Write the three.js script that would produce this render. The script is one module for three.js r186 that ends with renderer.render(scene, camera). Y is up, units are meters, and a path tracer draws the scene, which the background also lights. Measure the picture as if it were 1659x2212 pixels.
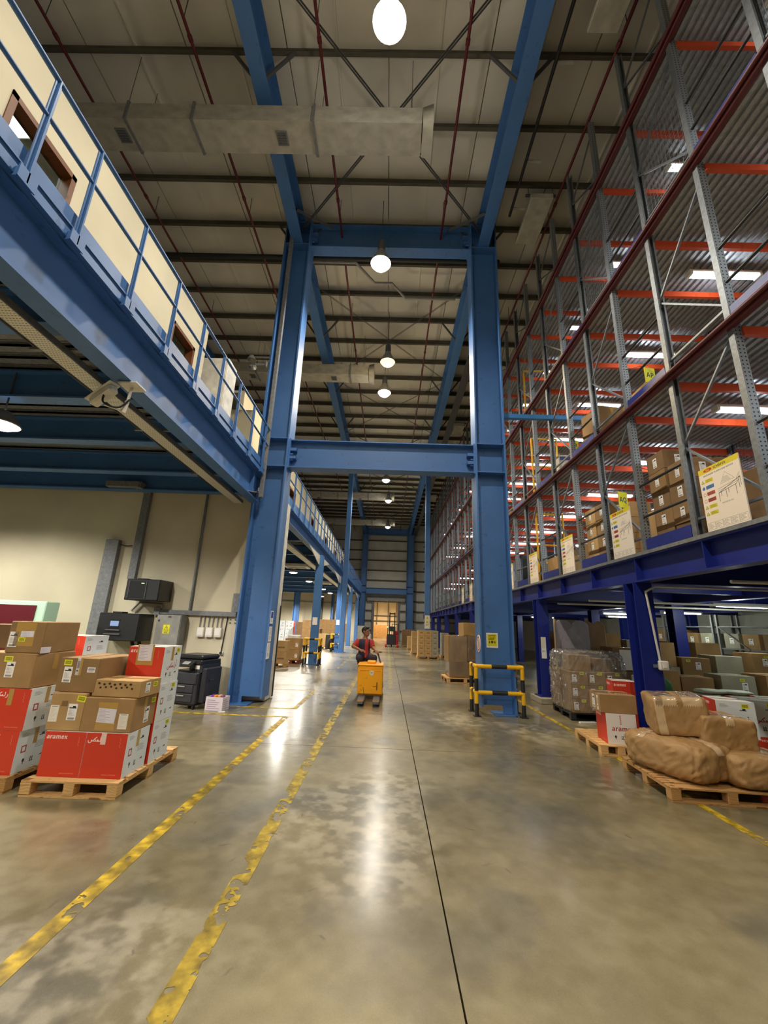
import * as THREE from 'three';
import { mergeGeometries } from 'three/addons/utils/BufferGeometryUtils.js';
import { RoundedBoxGeometry } from 'three/addons/geometries/RoundedBoxGeometry.js';
import { MarchingCubes } from 'three/addons/objects/MarchingCubes.js';
import { RectAreaLightUniformsLib } from 'three/addons/lights/RectAreaLightUniformsLib.js';
RectAreaLightUniformsLib.init();

// ---------- camera, exposure, large lights ----------
const renderer = new THREE.WebGLRenderer({ antialias: true });
renderer.toneMapping = THREE.LinearToneMapping;
renderer.toneMappingExposure = 1.0;
renderer.shadowMap.enabled = true;
const scene = new THREE.Scene();
scene.background = new THREE.Color(0x000000);
const R = THREE.MathUtils.degToRad;
const camera = new THREE.PerspectiveCamera(102.5, 1659 / 2212, 0.05, 200);
camera.rotation.order = 'YXZ';
camera.position.set(0, 1.65, 0);
camera.rotation.set(R(15.355), R(0.998), R(2.1486));
scene.add(camera);

const HIGH_BAY = 92;         // candela of one high-bay lamp
const TUBE = 6;              // brightness of one fluorescent batten
const WARM = [1.0, 0.9, 0.76], SODIUM = [1.0, 0.78, 0.45], COOL = [0.84, 0.93, 1.0];

// ---------- helpers ----------
let seed = 20231;
const rnd = () => { seed = (seed * 1664525 + 1013904223) >>> 0; return seed / 4294967296; };
const rr = (a, b) => a + (b - a) * rnd();
const pick = (a) => a[Math.floor(rnd() * a.length)];
const ORD = ['first', 'second', 'third', 'fourth', 'fifth', 'sixth', 'seventh', 'eighth', 'ninth', 'tenth', 'eleventh', 'twelfth', 'thirteenth', 'fourteenth',
  'fifteenth', 'sixteenth', 'seventeenth', 'eighteenth', 'nineteenth', 'twentieth', 'twenty-first', 'twenty-second', 'twenty-third', 'twenty-fourth', 'twenty-fifth',
  'twenty-sixth', 'twenty-seventh', 'twenty-eighth', 'twenty-ninth', 'thirtieth', 'thirty-first', 'thirty-second', 'thirty-third', 'thirty-fourth', 'thirty-fifth', 'thirty-sixth', 'thirty-seventh', 'thirty-eighth', 'thirty-ninth', 'fortieth'];
const used = {};
const numbered = (n) => { const k = used[n] = (used[n] ?? -1) + 1; return k ? n + '_' + String(k).padStart(3, '0') : n; };
const V = (x, y, z) => new THREE.Vector3(x, y, z);

function planarUV(g) {          // uv in metres from the dominant direction of each face
  if (g.index) g = g.toNonIndexed();
  const p = g.attributes.position, n = p.count, uv = new Float32Array(n * 2);
  const a = V(), b = V(), c = V(), e = V(), f = V();
  for (let i = 0; i < n; i += 3) {
    a.fromBufferAttribute(p, i); b.fromBufferAttribute(p, i + 1); c.fromBufferAttribute(p, i + 2);
    e.subVectors(b, a); f.subVectors(c, a); e.cross(f);
    const x = Math.abs(e.x), y = Math.abs(e.y), z = Math.abs(e.z);
    for (let k = 0; k < 3; k++) {
      const q = k === 0 ? a : k === 1 ? b : c;
      const [u, v] = x >= y && x >= z ? [q.z, q.y] : y >= z ? [q.x, q.z] : [q.x, q.y];
      uv[(i + k) * 2] = u; uv[(i + k) * 2 + 1] = v;
    }
  }
  g.setAttribute('uv', new THREE.BufferAttribute(uv, 2));
  return g;
}
function bx(w, h, d, x = 0, y = 0, z = 0, ry = 0, rx = 0, rz = 0) {
  const g = new THREE.BoxGeometry(w, h, d);
  if (rx) g.rotateX(rx); if (rz) g.rotateZ(rz); if (ry) g.rotateY(ry);
  g.translate(x, y, z); return g;
}
const span = (x0, x1, y0, y1, z0, z1) => bx(Math.abs(x1 - x0), Math.abs(y1 - y0), Math.abs(z1 - z0), (x0 + x1) / 2, (y0 + y1) / 2, (z0 + z1) / 2);
function chamfer(w, h, d, c, x = 0, y = 0, z = 0) {      // box with chamfered edges, 44 triangles
  const X = w / 2, Y = h / 2, Z = d / 2, pos = [];
  const quad = (a, b, e, f) => { pos.push(...a, ...b, ...e, ...a, ...e, ...f); };
  const S = [1, -1];
  for (const s of S) {
    const o = (q) => s > 0 ? q : q.reverse();
    quad(...o([[s * X, -Y + c, Z - c], [s * X, -Y + c, -Z + c], [s * X, Y - c, -Z + c], [s * X, Y - c, Z - c]]));
    quad(...o([[-X + c, s * Y, Z - c], [X - c, s * Y, Z - c], [X - c, s * Y, -Z + c], [-X + c, s * Y, -Z + c]]));
    quad(...o([[-X + c, -Y + c, s * Z], [X - c, -Y + c, s * Z], [X - c, Y - c, s * Z], [-X + c, Y - c, s * Z]]));
  }
  for (const s of S) for (const t of S) {
    const o = (q) => s * t > 0 ? q : q.reverse();
    quad(...o([[s * X, t * (Y - c), Z - c], [s * X, t * (Y - c), -Z + c], [s * (X - c), t * Y, -Z + c], [s * (X - c), t * Y, Z - c]]));
    quad(...o([[s * (X - c), Y - c, t * Z], [s * (X - c), -Y + c, t * Z], [s * X, -Y + c, t * (Z - c)], [s * X, Y - c, t * (Z - c)]]));
    quad(...o([[X - c, s * Y, t * (Z - c)], [-X + c, s * Y, t * (Z - c)], [-X + c, s * (Y - c), t * Z], [X - c, s * (Y - c), t * Z]]));
    for (const u of S) {
      const tri = [[s * X, t * (Y - c), u * (Z - c)], [s * (X - c), t * Y, u * (Z - c)], [s * (X - c), t * (Y - c), u * Z]];
      if (s * t * u < 0) tri.reverse();
      pos.push(...tri.flat());
    }
  }
  const g = new THREE.BufferGeometry();
  g.setAttribute('position', new THREE.BufferAttribute(new Float32Array(pos), 3));
  g.translate(x, y, z); g.computeVertexNormals();
  return planarUV(g);
}
function rod(a, b, r, seg = 8, r2 = r) {
  const d = V().subVectors(b, a), L = d.length(), g = new THREE.CylinderGeometry(r2, r, L, seg);
  g.applyQuaternion(new THREE.Quaternion().setFromUnitVectors(V(0, 1, 0), d.normalize()));
  g.translate((a.x + b.x) / 2, (a.y + b.y) / 2, (a.z + b.z) / 2); return g;
}
function bar(a, b, w, t) {       // rectangular bar between two points
  const d = V().subVectors(b, a), L = d.length(), g = new THREE.BoxGeometry(w, L, t);
  g.applyQuaternion(new THREE.Quaternion().setFromUnitVectors(V(0, 1, 0), d.normalize()));
  g.translate((a.x + b.x) / 2, (a.y + b.y) / 2, (a.z + b.z) / 2); return g;
}
function pipe(pts, r, seg = 8) {
  const l = [];
  for (let i = 0; i + 1 < pts.length; i++) l.push(rod(pts[i], pts[i + 1], r, seg));
  for (let i = 1; i + 1 < pts.length; i++) { const s = new THREE.SphereGeometry(r, seg, 6); s.translate(pts[i].x, pts[i].y, pts[i].z); l.push(s); }
  return l;
}
function curve(pts, r, seg = 24, rad = 6) { return new THREE.TubeGeometry(new THREE.CatmullRomCurve3(pts), seg, r, rad); }
function disc(r, h, x, y, z, axis = 'y', seg = 20, r2 = r) {
  const g = new THREE.CylinderGeometry(r, r2, h, seg);
  if (axis === 'x') g.rotateZ(Math.PI / 2); if (axis === 'z') g.rotateX(Math.PI / 2);
  g.translate(x, y, z); return g;
}
function lathe(pts, x, y, z, seg = 24) { const g = new THREE.LatheGeometry(pts.map(([a, b]) => new THREE.Vector2(a, b)), seg); g.translate(x, y, z); return g; }
function ext(pts, depth, bevel = 0) {
  const s = new THREE.Shape(pts.map(([a, b]) => new THREE.Vector2(a, b)));
  return new THREE.ExtrudeGeometry(s, { depth, bevelEnabled: bevel > 0, bevelSize: bevel, bevelThickness: bevel, bevelSegments: 1, steps: 1, curveSegments: 6 });
}
const flat = (g) => { if (g.index) g = g.toNonIndexed(); for (const k of Object.keys(g.attributes)) if (!['position', 'normal', 'uv'].includes(k)) g.deleteAttribute(k); return g; };
function join(list) { if (!Array.isArray(list)) list = [list]; return list.length === 1 ? flat(list[0]) : mergeGeometries(list.map(flat), false); }
// I-section along an axis: depth in one direction, flange width in the other
function iBeamX(x0, x1, y0, y1, z, bf, tf = 0.025, tw = 0.016) { return [span(x0, x1, y0, y0 + tf, z - bf / 2, z + bf / 2), span(x0, x1, y1 - tf, y1, z - bf / 2, z + bf / 2), span(x0, x1, y0 + tf, y1 - tf, z - tw / 2, z + tw / 2)]; }
function iBeamZ(z0, z1, y0, y1, x, bf, tf = 0.025, tw = 0.016) { return [span(x - bf / 2, x + bf / 2, y0, y0 + tf, z0, z1), span(x - bf / 2, x + bf / 2, y1 - tf, y1, z0, z1), span(x - tw / 2, x + tw / 2, y0 + tf, y1 - tf, z0, z1)]; }

const shade = (m) => { m.castShadow = m.receiveShadow = true; return m; };
function part(name, geo, mat, parent, label) {
  const m = shade(new THREE.Mesh(geo.isBufferGeometry ? geo : join(geo), mat));
  m.name = name; if (label) m.userData.label = label;
  parent.add(m); return m;
}
const uvd = (l) => planarUV(join(l));
function thing(name, label, category, group, x = 0, y = 0, z = 0, turn = 0) {
  const o = new THREE.Group(); o.name = numbered(name); o.position.set(x, y, z); o.rotation.y = turn;
  o.userData = { label, category }; if (group) o.userData.group = group;
  scene.add(o); return o;
}
function solo(name, geo, mat, label, category, group) {
  const m = shade(new THREE.Mesh(geo.isBufferGeometry ? geo : join(geo), mat));
  m.name = numbered(name); m.userData = { label, category }; if (group) m.userData.group = group;
  scene.add(m); return m;
}
function struct(name, label) { const o = new THREE.Group(); o.name = numbered(name); o.userData = { kind: 'structure', label }; scene.add(o); return o; }

// ---------- textures ----------
function hash2(x, y, s) { let h = (x * 374761393 + y * 668265263 + s * 974634777) | 0; h = Math.imul(h ^ (h >>> 13), 1274126177); h ^= h >>> 16; return (h >>> 0) / 4294967296; }
function vnoise(x, y, per, s) {       // tileable value noise
  const xi = Math.floor(x), yi = Math.floor(y), fx = x - xi, fy = y - yi;
  const u = fx * fx * (3 - 2 * fx), v = fy * fy * (3 - 2 * fy), w = (a) => ((a % per) + per) % per;
  const x0 = w(xi), x1 = w(xi + 1), y0 = w(yi), y1 = w(yi + 1);
  const a = hash2(x0, y0, s), b = hash2(x1, y0, s), c = hash2(x0, y1, s), d = hash2(x1, y1, s);
  return a + (b - a) * u + (c - a) * v + (a - b - c + d) * u * v;
}
function fbm(u, v, per, oct, s) { let f = 0, a = 0.5, n = 0; for (let i = 0; i < oct; i++) { f += a * vnoise(u * per, v * per, per, s + i); n += a; a *= 0.5; per *= 2; } return f / n; }
function dataTex(size, fn, srgb, repU, repV, h = size) {
  const d = new Uint8Array(size * h * 4);
  for (let j = 0; j < h; j++) for (let i = 0; i < size; i++) {
    const c = fn(i / size, j / h), k = (j * size + i) * 4;
    d[k] = Math.max(0, Math.min(255, c[0])); d[k + 1] = Math.max(0, Math.min(255, c[1])); d[k + 2] = Math.max(0, Math.min(255, c[2])); d[k + 3] = c[3] ?? 255;
  }
  const t = new THREE.DataTexture(d, size, h); t.wrapS = t.wrapT = THREE.RepeatWrapping; t.magFilter = THREE.LinearFilter; t.minFilter = THREE.LinearMipmapLinearFilter; t.generateMipmaps = true;
  if (srgb) t.colorSpace = THREE.SRGBColorSpace; t.repeat.set(repU ?? 1, repV ?? 1); t.needsUpdate = true; return t;
}
function canvasTex(w, h, draw) {
  const c = document.createElement('canvas'); c.width = w; c.height = h; const g = c.getContext('2d'); draw(g, w, h);
  const t = new THREE.CanvasTexture(c); t.colorSpace = THREE.SRGBColorSpace; t.anisotropy = 8; return t;
}
const mat = (o) => new THREE.MeshStandardMaterial({ roughness: 0.6, metalness: 0, ...o });
const phys = (o) => new THREE.MeshPhysicalMaterial({ roughness: 0.6, metalness: 0, ...o });

const lerp3 = (a, b, t) => [a[0] + (b[0] - a[0]) * t, a[1] + (b[1] - a[1]) * t, a[2] + (b[2] - a[2]) * t];
const sm = (a, b, x) => { x = Math.max(0, Math.min(1, (x - a) / (b - a))); return x * x * (3 - 2 * x); };
// worn power-floated concrete, 9 m tile: grey-olive mottling, pale scuffs, dark drag marks
const scuffs = []; for (let i = 0; i < 190; i++) scuffs.push([rnd(), rnd(), rr(0.001, 0.007), rr(0.0008, 0.002), rr(0, 6.3), rr(0.15, 0.6)]);
const SZ = 2048, floorScuff = new Float32Array(SZ * SZ);
for (const [u, v, a, b, t, k] of scuffs) {
  const r = Math.ceil(a * SZ * 1.5), cx = Math.floor(u * SZ), cy = Math.floor(v * SZ), ct = Math.cos(t), st = Math.sin(t);
  for (let j = -r; j <= r; j++) for (let i = -r; i <= r; i++) {
    const x = (i * ct + j * st) / (a * SZ), y = (-i * st + j * ct) / (b * SZ) + 0.6 * Math.sin(x * 3), d = x * x + y * y;
    if (d < 1) { const q = ((cy + j + SZ) % SZ) * SZ + (cx + i + SZ) % SZ; floorScuff[q] = Math.max(floorScuff[q], k * (1 - d)); }
  }
}
const concreteMap = dataTex(SZ, (u, v) => {
  const n = fbm(u, v, 5, 6, 3), m = fbm(u, v, 12, 5, 21), s = fbm(u, v, 90, 3, 40), w = fbm(u * 1, v, 7, 6, 77);
  let c = lerp3([101, 93, 69], [137, 126, 94], sm(0.28, 0.72, n));
  c = lerp3(c, [92, 89, 80], 0.5 * sm(0.48, 0.72, m));
  c = lerp3(c, [166, 157, 134], 0.6 * sm(0.54, 0.74, w) * sm(0.3, 0.7, s));
  const q = floorScuff[Math.floor(v * SZ) * SZ + Math.floor(u * SZ)];
  c = lerp3(c, [70, 64, 52], q);
  const g = (s - 0.5) * 26 + (hash2(Math.floor(u * SZ), Math.floor(v * SZ), 5) - 0.5) * 9;
  return [c[0] + g, c[1] + g, c[2] + g];
}, true, 1 / 9, 1 / 9);
const concreteRough = dataTex(1024, (u, v) => {
  const n = fbm(u, v, 5, 6, 3), w = fbm(u, v, 7, 6, 77), s = fbm(u, v, 60, 3, 9);
  const r = 68 + 44 * sm(0.3, 0.7, n) + 50 * sm(0.55, 0.8, w) + (s - 0.5) * 40;
  return [r, r, r];
}, false, 1 / 9, 1 / 9);
const concreteBump = dataTex(512, (u, v) => { const s = 128 + (fbm(u, v, 6, 6, 15) - 0.5) * 200; return [s, s, s]; }, false, 1 / 2.2, 1 / 2.2);
const grainNoise = dataTex(256, (u, v) => { const s = 236 + (fbm(u, v, 8, 5, 61) - 0.5) * 60; return [s, s, s]; }, true, 0.9, 0.9);
const wallNoise = dataTex(512, (u, v) => { const s = 243 + (fbm(u, v, 4, 6, 31) - 0.5) * 26; return [s, s, s - 2]; }, true, 0.35, 0.35);
const softBump = dataTex(256, (u, v) => { const s = 128 + (fbm(u, v, 6, 5, 91) - 0.5) * 180; return [s, s, s]; }, false, 1.2, 1.2);
const cardMap = dataTex(512, (u, v) => { const a = fbm(u, v, 5, 5, 111), b = hash2(Math.floor(u * 512), Math.floor(v * 40), 7); const s = 232 + (a - 0.5) * 44 + (b - 0.5) * 9; return [s, s, s]; }, true, 1, 1);
const woodMap = dataTex(512, (u, v) => {
  const g = fbm(u, v, 4, 4, 200), l = Math.sin((v * 26 + g * 5) * 6.283) * 0.5 + 0.5, k = sm(0.72, 0.8, fbm(u, v, 9, 2, 230));
  const c = lerp3([236, 208, 162], [200, 162, 112], 0.45 * l + 0.35 * g); return lerp3(c, [120, 84, 48], k * 0.7);
}, true, 1, 1.4);
const zincMap = dataTex(256, (u, v) => { const s = 215 + (fbm(u, v, 12, 4, 300) - 0.5) * 60; return [s, s + 2, s + 5]; }, true, 2.5, 2.5);
const paintWear = dataTex(512, (u, v) => { const s = 242 + (fbm(u, v, 6, 6, 401) - 0.5) * 24 - 26 * sm(0.7, 0.78, fbm(u, v, 20, 4, 430)); return [s, s, s]; }, true, 0.5, 0.5);

// ---------- materials ----------
const M = {
  floor: phys({ map: concreteMap, roughnessMap: concreteRough, roughness: 1, bumpMap: concreteBump, bumpScale: 0.0022, specularIntensity: 1, clearcoat: 0.6, clearcoatRoughness: 0.2 }),
  joint: mat({ color: 0x2c2822, roughness: 0.95 }),
  blue: mat({ color: 0x4574b0, map: paintWear, roughness: 0.5 }),
  royal: mat({ color: 0x17277f, map: paintWear, roughness: 0.42 }),
  roof: mat({ color: 0xe6e1d5, map: wallNoise, roughness: 0.9 }),
  purlin: mat({ color: 0x5d594c, map: grainNoise, roughness: 0.75, metalness: 0.1 }),
  brace: mat({ color: 0x4d4e50, roughness: 0.7 }),
  redPipe: mat({ color: 0x5c1218, roughness: 0.5 }),
  blackPipe: mat({ color: 0x26282a, roughness: 0.6 }),
  cream: mat({ color: 0xd3cab0, map: wallNoise, roughness: 0.85, bumpMap: softBump, bumpScale: 0.0008 }),
  clad: mat({ color: 0xcfcdc4, map: wallNoise, roughness: 0.5 }),
  white: mat({ color: 0xe4e1d6, map: grainNoise, roughness: 0.6 }),
  duct: mat({ color: 0xb4b0a2, map: grainNoise, roughness: 0.55 }),
  zinc: mat({ color: 0x8d9194, map: zincMap, roughness: 0.45, metalness: 0.5 }),
  zincDull: mat({ color: 0x8f9090, map: zincMap, roughness: 0.6, metalness: 0.2 }),
  deck: mat({ color: 0xb9bcbe, map: zincMap, roughness: 0.4, metalness: 0.25 }),
  maroon: mat({ color: 0x5a1e22, map: paintWear, roughness: 0.45 }),
  orange: mat({ color: 0xd04a1a, map: paintWear, roughness: 0.45 }),
  yellow: mat({ color: 0xf0b80c, map: paintWear, roughness: 0.45 }),
  yellowPaint: mat({ color: 0xd9b81e, roughness: 0.55 }),
  truck: mat({ color: 0xf5a508, map: paintWear, roughness: 0.4 }),
  black: mat({ color: 0x1b1b1c, roughness: 0.5 }),
  blackSat: mat({ color: 0x232426, roughness: 0.35 }),
  rubber: mat({ color: 0x161616, roughness: 0.85 }),
  grey: mat({ color: 0x9b9a94, map: grainNoise, roughness: 0.55 }),
  greyDark: mat({ color: 0x55565a, roughness: 0.55 }),
  printer: mat({ color: 0x35373f, map: grainNoise, roughness: 0.5 }),
  card: mat({ color: 0xb08a58, map: cardMap, roughness: 0.85 }),
  card2: mat({ color: 0x9c7a4e, map: cardMap, roughness: 0.85 }),
  card3: mat({ color: 0xc39d66, map: cardMap, roughness: 0.82 }),
  card4: mat({ color: 0x8a6b46, map: cardMap, roughness: 0.86 }),
  cardGrey: mat({ color: 0xa49f8a, map: cardMap, roughness: 0.85 }),
  kraft: mat({ color: 0xb58c58, map: cardMap, roughness: 0.6, bumpMap: softBump, bumpScale: 0.004 }),
  tape: phys({ color: 0xb7924f, roughness: 0.18, clearcoat: 0.6, clearcoatRoughness: 0.1 }),
  clearTape: phys({ color: 0xc8ab84, roughness: 0.12, clearcoat: 1, clearcoatRoughness: 0.08 }),
  paper: mat({ color: 0xe9e4e0, roughness: 0.8 }),
  wood: mat({ map: woodMap, color: 0xf2e2c4, roughness: 0.8 }),
  woodOld: mat({ map: woodMap, color: 0xcdb692, roughness: 0.85 }),
  film: phys({ color: 0xf4f6f8, transmission: 0.93, thickness: 0, roughness: 0.06, ior: 1.6, clearcoat: 1, clearcoatRoughness: 0.04, side: THREE.DoubleSide }),
  glass: phys({ color: 0xe8f0ee, transmission: 1, thickness: 0, roughness: 0.03 }),
  brown: mat({ color: 0x7a5230, map: woodMap, roughness: 0.5 }),
  green: mat({ color: 0x2c6b3c, roughness: 0.7 }),
  plinth: mat({ color: 0x9d9684, map: wallNoise, roughness: 0.9 }),
  chrome: mat({ color: 0xc9cccf, metalness: 1, roughness: 0.2 }),
};
const glow = (rgb, k) => new THREE.MeshStandardMaterial({ color: 0x000000, emissive: new THREE.Color().setRGB(...rgb), emissiveIntensity: k, roughness: 1 });
// ---------- floor: slabs with recessed saw joints ----------
{
  const f = struct('floor', 'worn polished concrete floor with saw joints');
  part('subfloor', uvd([span(-14, 13, -0.3, -0.14, -62, 8)]), M.joint, f);
  const xs = [-14, -8.2, -3.9, 0.4, 4.7, 9.0, 13], zs = [8, 1.6, -6.35, -14.4, -22.4, -30.4, -38.4, -46.4, -62], g = 0.005;
  for (let i = 0; i + 1 < xs.length; i++) for (let j = 0; j + 1 < zs.length; j++)
    part('slab', uvd([span(xs[i] + g, xs[i + 1] - g, -0.14, 0, zs[j + 1] + g, zs[j] - g)]), M.floor, f);
}
// ---------- outer walls ----------
{
  const w = struct('wall_left', 'cream side wall behind the storage area under the mezzanine');
  part('panel', uvd([span(-13.7, -13.5, 0, 12.9, -47.2, 8)]), M.cream, w);
  const r = struct('wall_right', 'dark side wall behind the racking');
  part('panel', uvd([span(12.5, 12.7, 0, 12.9, -47.2, 8)]), M.clad, r);
  const b = struct('wall_front', 'end wall behind the viewer');
  part('panel', uvd([span(-13.7, 12.7, 0, 12.9, 8, 8.2)]), M.cream, b);
  // far gable wall: cladding sheets between girts, with the shutter opening
  const e = struct('wall_back', 'far end wall of white cladding sheets and dark girts');
  const girt = [0, 1.05, 2.09, 3.16, 4.26, 5.36, 6.5, 7.62, 8.77, 9.9, 11.05, 12.7];
  const D0 = -1.5, D1 = 1.1, DH = 4.12;
  for (let k = 0; k + 1 < girt.length; k++) {
    for (let x = -13.5; x < 12.4; x += 1.3) {
      const a = x, c = Math.min(x + 1.29, 12.5), y0 = girt[k] + 0.02, y1 = girt[k + 1] - 0.02;
      if (c > D0 && a < D1 && y0 < DH) {
        if (a < D0 - 0.05) part('sheet', uvd([span(a, D0, y0, y1, -47.1, -47.0)]), M.clad, e);
        if (c > D1 + 0.05) part('sheet', uvd([span(D1, c, y0, y1, -47.1, -47.0)]), M.clad, e);
        if (y1 > DH) part('sheet', uvd([span(Math.max(a, D0), Math.min(c, D1), DH, y1, -47.1, -47.0)]), M.clad, e);
      } else part('sheet', uvd([span(a, c, y0, y1, -47.1, -47.0)]), M.clad, e);
    }
    if (girt[k] > 0.5) for (const [a, c] of girt[k] < DH ? [[-13.5, D0], [D1, 12.5]] : [[-13.5, 12.5]])
      part('girt', uvd([span(a, c, girt[k] - 0.06, girt[k] + 0.06, -47.0, -46.82)]), M.purlin, e);
  }
  part('backing', uvd([span(-13.7, D0, 0, 12.9, -47.25, -47.12), span(D1, 12.7, 0, 12.9, -47.25, -47.12), span(D0, D1, DH, 12.9, -47.25, -47.12)]), M.clad, e);
  for (const x of [D0 - 0.25, D1]) part('door_jamb', uvd([span(x, x + 0.25, 0, DH, -47.0, -46.75)]), M.zincDull, e);
  const s = thing('roller_shutter', 'grey roller shutter box over the lit far doorway', 'shutter', null, -0.2, 4.15, -46.7);
  part('housing', uvd([chamfer(4.3, 0.5, 0.3, 0.06, 0, 0.25, 0)]), M.grey, s);
  part('curtain', uvd([bx(2.6, 0.12, 0.04, 0, 0.02, -0.05)]), M.zincDull, s);
  // lit hall beyond the doorway
  const h = struct('wall_hall', 'orange lit hall beyond the far doorway');
  part('panel', uvd([span(-6, 6, 0, 7, -60.2, -60)]), M.cream, h);
  for (const x of [-6.2, 6]) part('panel', uvd([span(x, x + 0.2, 0, 7, -60, -47.3)]), M.cream, h);
  part('roof_panel', uvd([span(-6, 6, 7, 7.2, -60, -47.3)]), M.roof, h);
  for (const y of [2.2, 2.9, 4.8]) part('rail', uvd([span(-6, 6, y - 0.05, y + 0.05, -59.95, -59.8)]), M.purlin, h);
  for (const x of [-4, -2.2, -1.5, 0.1, 1.3, 2.0, 4.2]) part('post', uvd([span(x - 0.05, x + 0.05, 0, 7, -59.9, -59.75)]), M.purlin, h);
}
// ---------- roof: sheets and purlins ----------
{
  const c = struct('ceiling', 'insulated roof sheets over dark purlins');
  for (let x = -13.6; x < 12.6; x += 1.02) part('roof_sheet', uvd([span(x + 0.012, x + 1.008, 12.72, 12.8, -47.2, 8)]), M.roof, c);
  part('roof_cover', uvd([span(-14, 13, 12.81, 12.95, -47.4, 8.2)]), M.roof, c);
  const seam = uvd([span(-0.02, 0.02, 12.69, 12.72, -47.2, 8)]);
  for (let x = -13.6; x < 12.6; x += 2.04) part('seam', seam, M.roof, c).position.x = x;
  const z = uvd([span(-13.6, 12.6, 12.47, 12.69, -0.006, 0.006), span(-13.6, 12.6, 12.47, 12.482, 0, 0.07), span(-13.6, 12.6, 12.678, 12.69, -0.07, 0)]);
  for (let k = -9; k < 33; k++) part('purlin', z, M.purlin, c).position.z = -5.45 - 1.23 * k;
}
// ---------- rafters, with fly braces ----------
for (const [i, x] of [-7.9, -2.8, 2.27, 7.35].entries()) {
  const t = thing('rafter', ['blue roof rafter over the office roof', 'blue roof rafter in line with the mezzanine edge column', 'blue roof rafter beside the grey hanging panels', 'blue roof rafter above the racking'][i], 'rafter', 'roof rafters');
  part('girder', uvd(iBeamZ(-46.9, 7.9, 11.65, 12.47, x, 0.3)), M.blue, t);
  if (i === 1 || i === 2) for (let k = -3; k < 32; k += 3) {
    const z = -5.45 - 1.23 * k + 0.05;
    for (const s of [-1, 1]) part('fly_brace', bar(V(x + s * 0.1, 11.7, z), V(x + s * 0.62, 12.47, z), 0.05, 0.05), M.brace, t);
  }
}
// ---------- portal frames ----------
function column(label, x0, x1, zc, top, outer, cut) {       // I-column, web facing the aisle; the inner part stops above the floor
  const t = thing('steel_column', label, 'column', 'portal columns', (x0 + x1) / 2, 0, zc);
  const w = (x1 - x0) / 2, o = outer, tf = 0.035, bf = 0.5;
  const fl = (s, y0) => span(s * w - s * tf, s * w, y0, top, -bf / 2, bf / 2);
  part('outer_flange', uvd([fl(o, 0)]), M.blue, t);
  part('inner_flange', uvd([fl(-o, cut)]), M.blue, t);
  part('web', uvd([span(-w + tf, w - tf, cut, top, -0.012, 0.012)]), M.blue, t);
  part('foot', uvd([span(o * w - o * 0.22, o * w - o * tf, 0.01, cut, -0.012, 0.012)]), M.blue, t);
  part('base_plate', uvd([bx(0.45, 0.02, 0.5, o * (w - 0.2), 0.012, 0)]), M.blue, t);
  for (const y of [5.12, 5.82, 11.62, 12.38]) part('stiffener', uvd([span(-w + tf, w - tf, y - 0.014, y + 0.014, 0.012, 0.24)]), M.blue, t);
  return t;
}
function tieBeam(label, x0, x1, y0, y1, zc, bolts) {
  const t = thing('portal_beam', label, 'beam', 'portal tie beams', 0, 0, 0);
  part('girder', uvd(iBeamX(x0, x1, y0, y1, zc, 0.32)), M.blue, t);
  if (bolts) for (const x of [x0, x1]) {
    const s = x === x0 ? 1 : -1;
    part('end_plate', uvd([span(x, x + s * 0.03, y0 - 0.02, y1 + 0.02, zc - 0.18, zc + 0.18)]), M.blue, t);
    for (const [yy, zz] of [[0.2, 0.1], [0.34, 0.1], [0.2, -0.1], [0.34, -0.1]]) part('bolt', disc(0.028, 0.07, x + s * 0.06, y0 + yy, zc + zz, 'x', 6), M.blue, t);
    for (const yy of [0.24, 0.44]) part('cleat', uvd([span(x + s * 0.03, x + s * 0.17, y0 + yy - 0.02, y0 + yy + 0.05, zc + 0.02, zc + 0.15)]), M.blue, t);
  }
}
column('large blue portal column beside the black copier', -3.15, -2.45, -9.1, 12.5, -1, 0.14);
column('large blue portal column inside the yellow and black guard rail', 1.92, 2.62, -9.1, 12.5, 1, 0.16);
tieBeam('lower blue tie beam of the nearest portal', -2.45, 1.92, 5.12, 5.82, -9.1, true);
tieBeam('upper blue tie beam of the nearest portal', -2.45, 1.92, 11.62, 12.4, -9.1, true);
column('blue portal column at the far end of the mezzanine', -3.1, -2.45, -46.1, 12.5, -1, 0.01);
column('blue portal column at the far end of the racking', 1.97, 2.75, -46.1, 12.5, 1, 0.01);
tieBeam('lower blue tie beam above the far doorway', -2.45, 1.97, 4.93, 5.57, -46.1, false);
tieBeam('upper dark blue tie beam under the far roof', -2.45, 1.97, 11.55, 12.3, -46.1, false);
{ // slender mid columns
  for (const [x, z, l] of [[-2.66, -25.3, 'slender grey blue column rising through the mezzanine railing'], [2.33, -25.0, 'slender blue column with yellow notice in front of the far racking']]) {
    const t = thing('steel_column', l, 'column', 'slender columns', x, 0, z);
    part('shaft', uvd([chamfer(0.3, 11.65, 0.3, 0.02, 0, 5.825, 0)]), M.blue, t);
    part('base_plate', uvd([bx(0.5, 0.03, 0.5, 0, 0.016, 0)]), M.blue, t);
    part('cap_plate', uvd([bx(0.6, 0.4, 0.4, 0, 11.45, 0)]), M.blue, t);
  }
}
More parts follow.
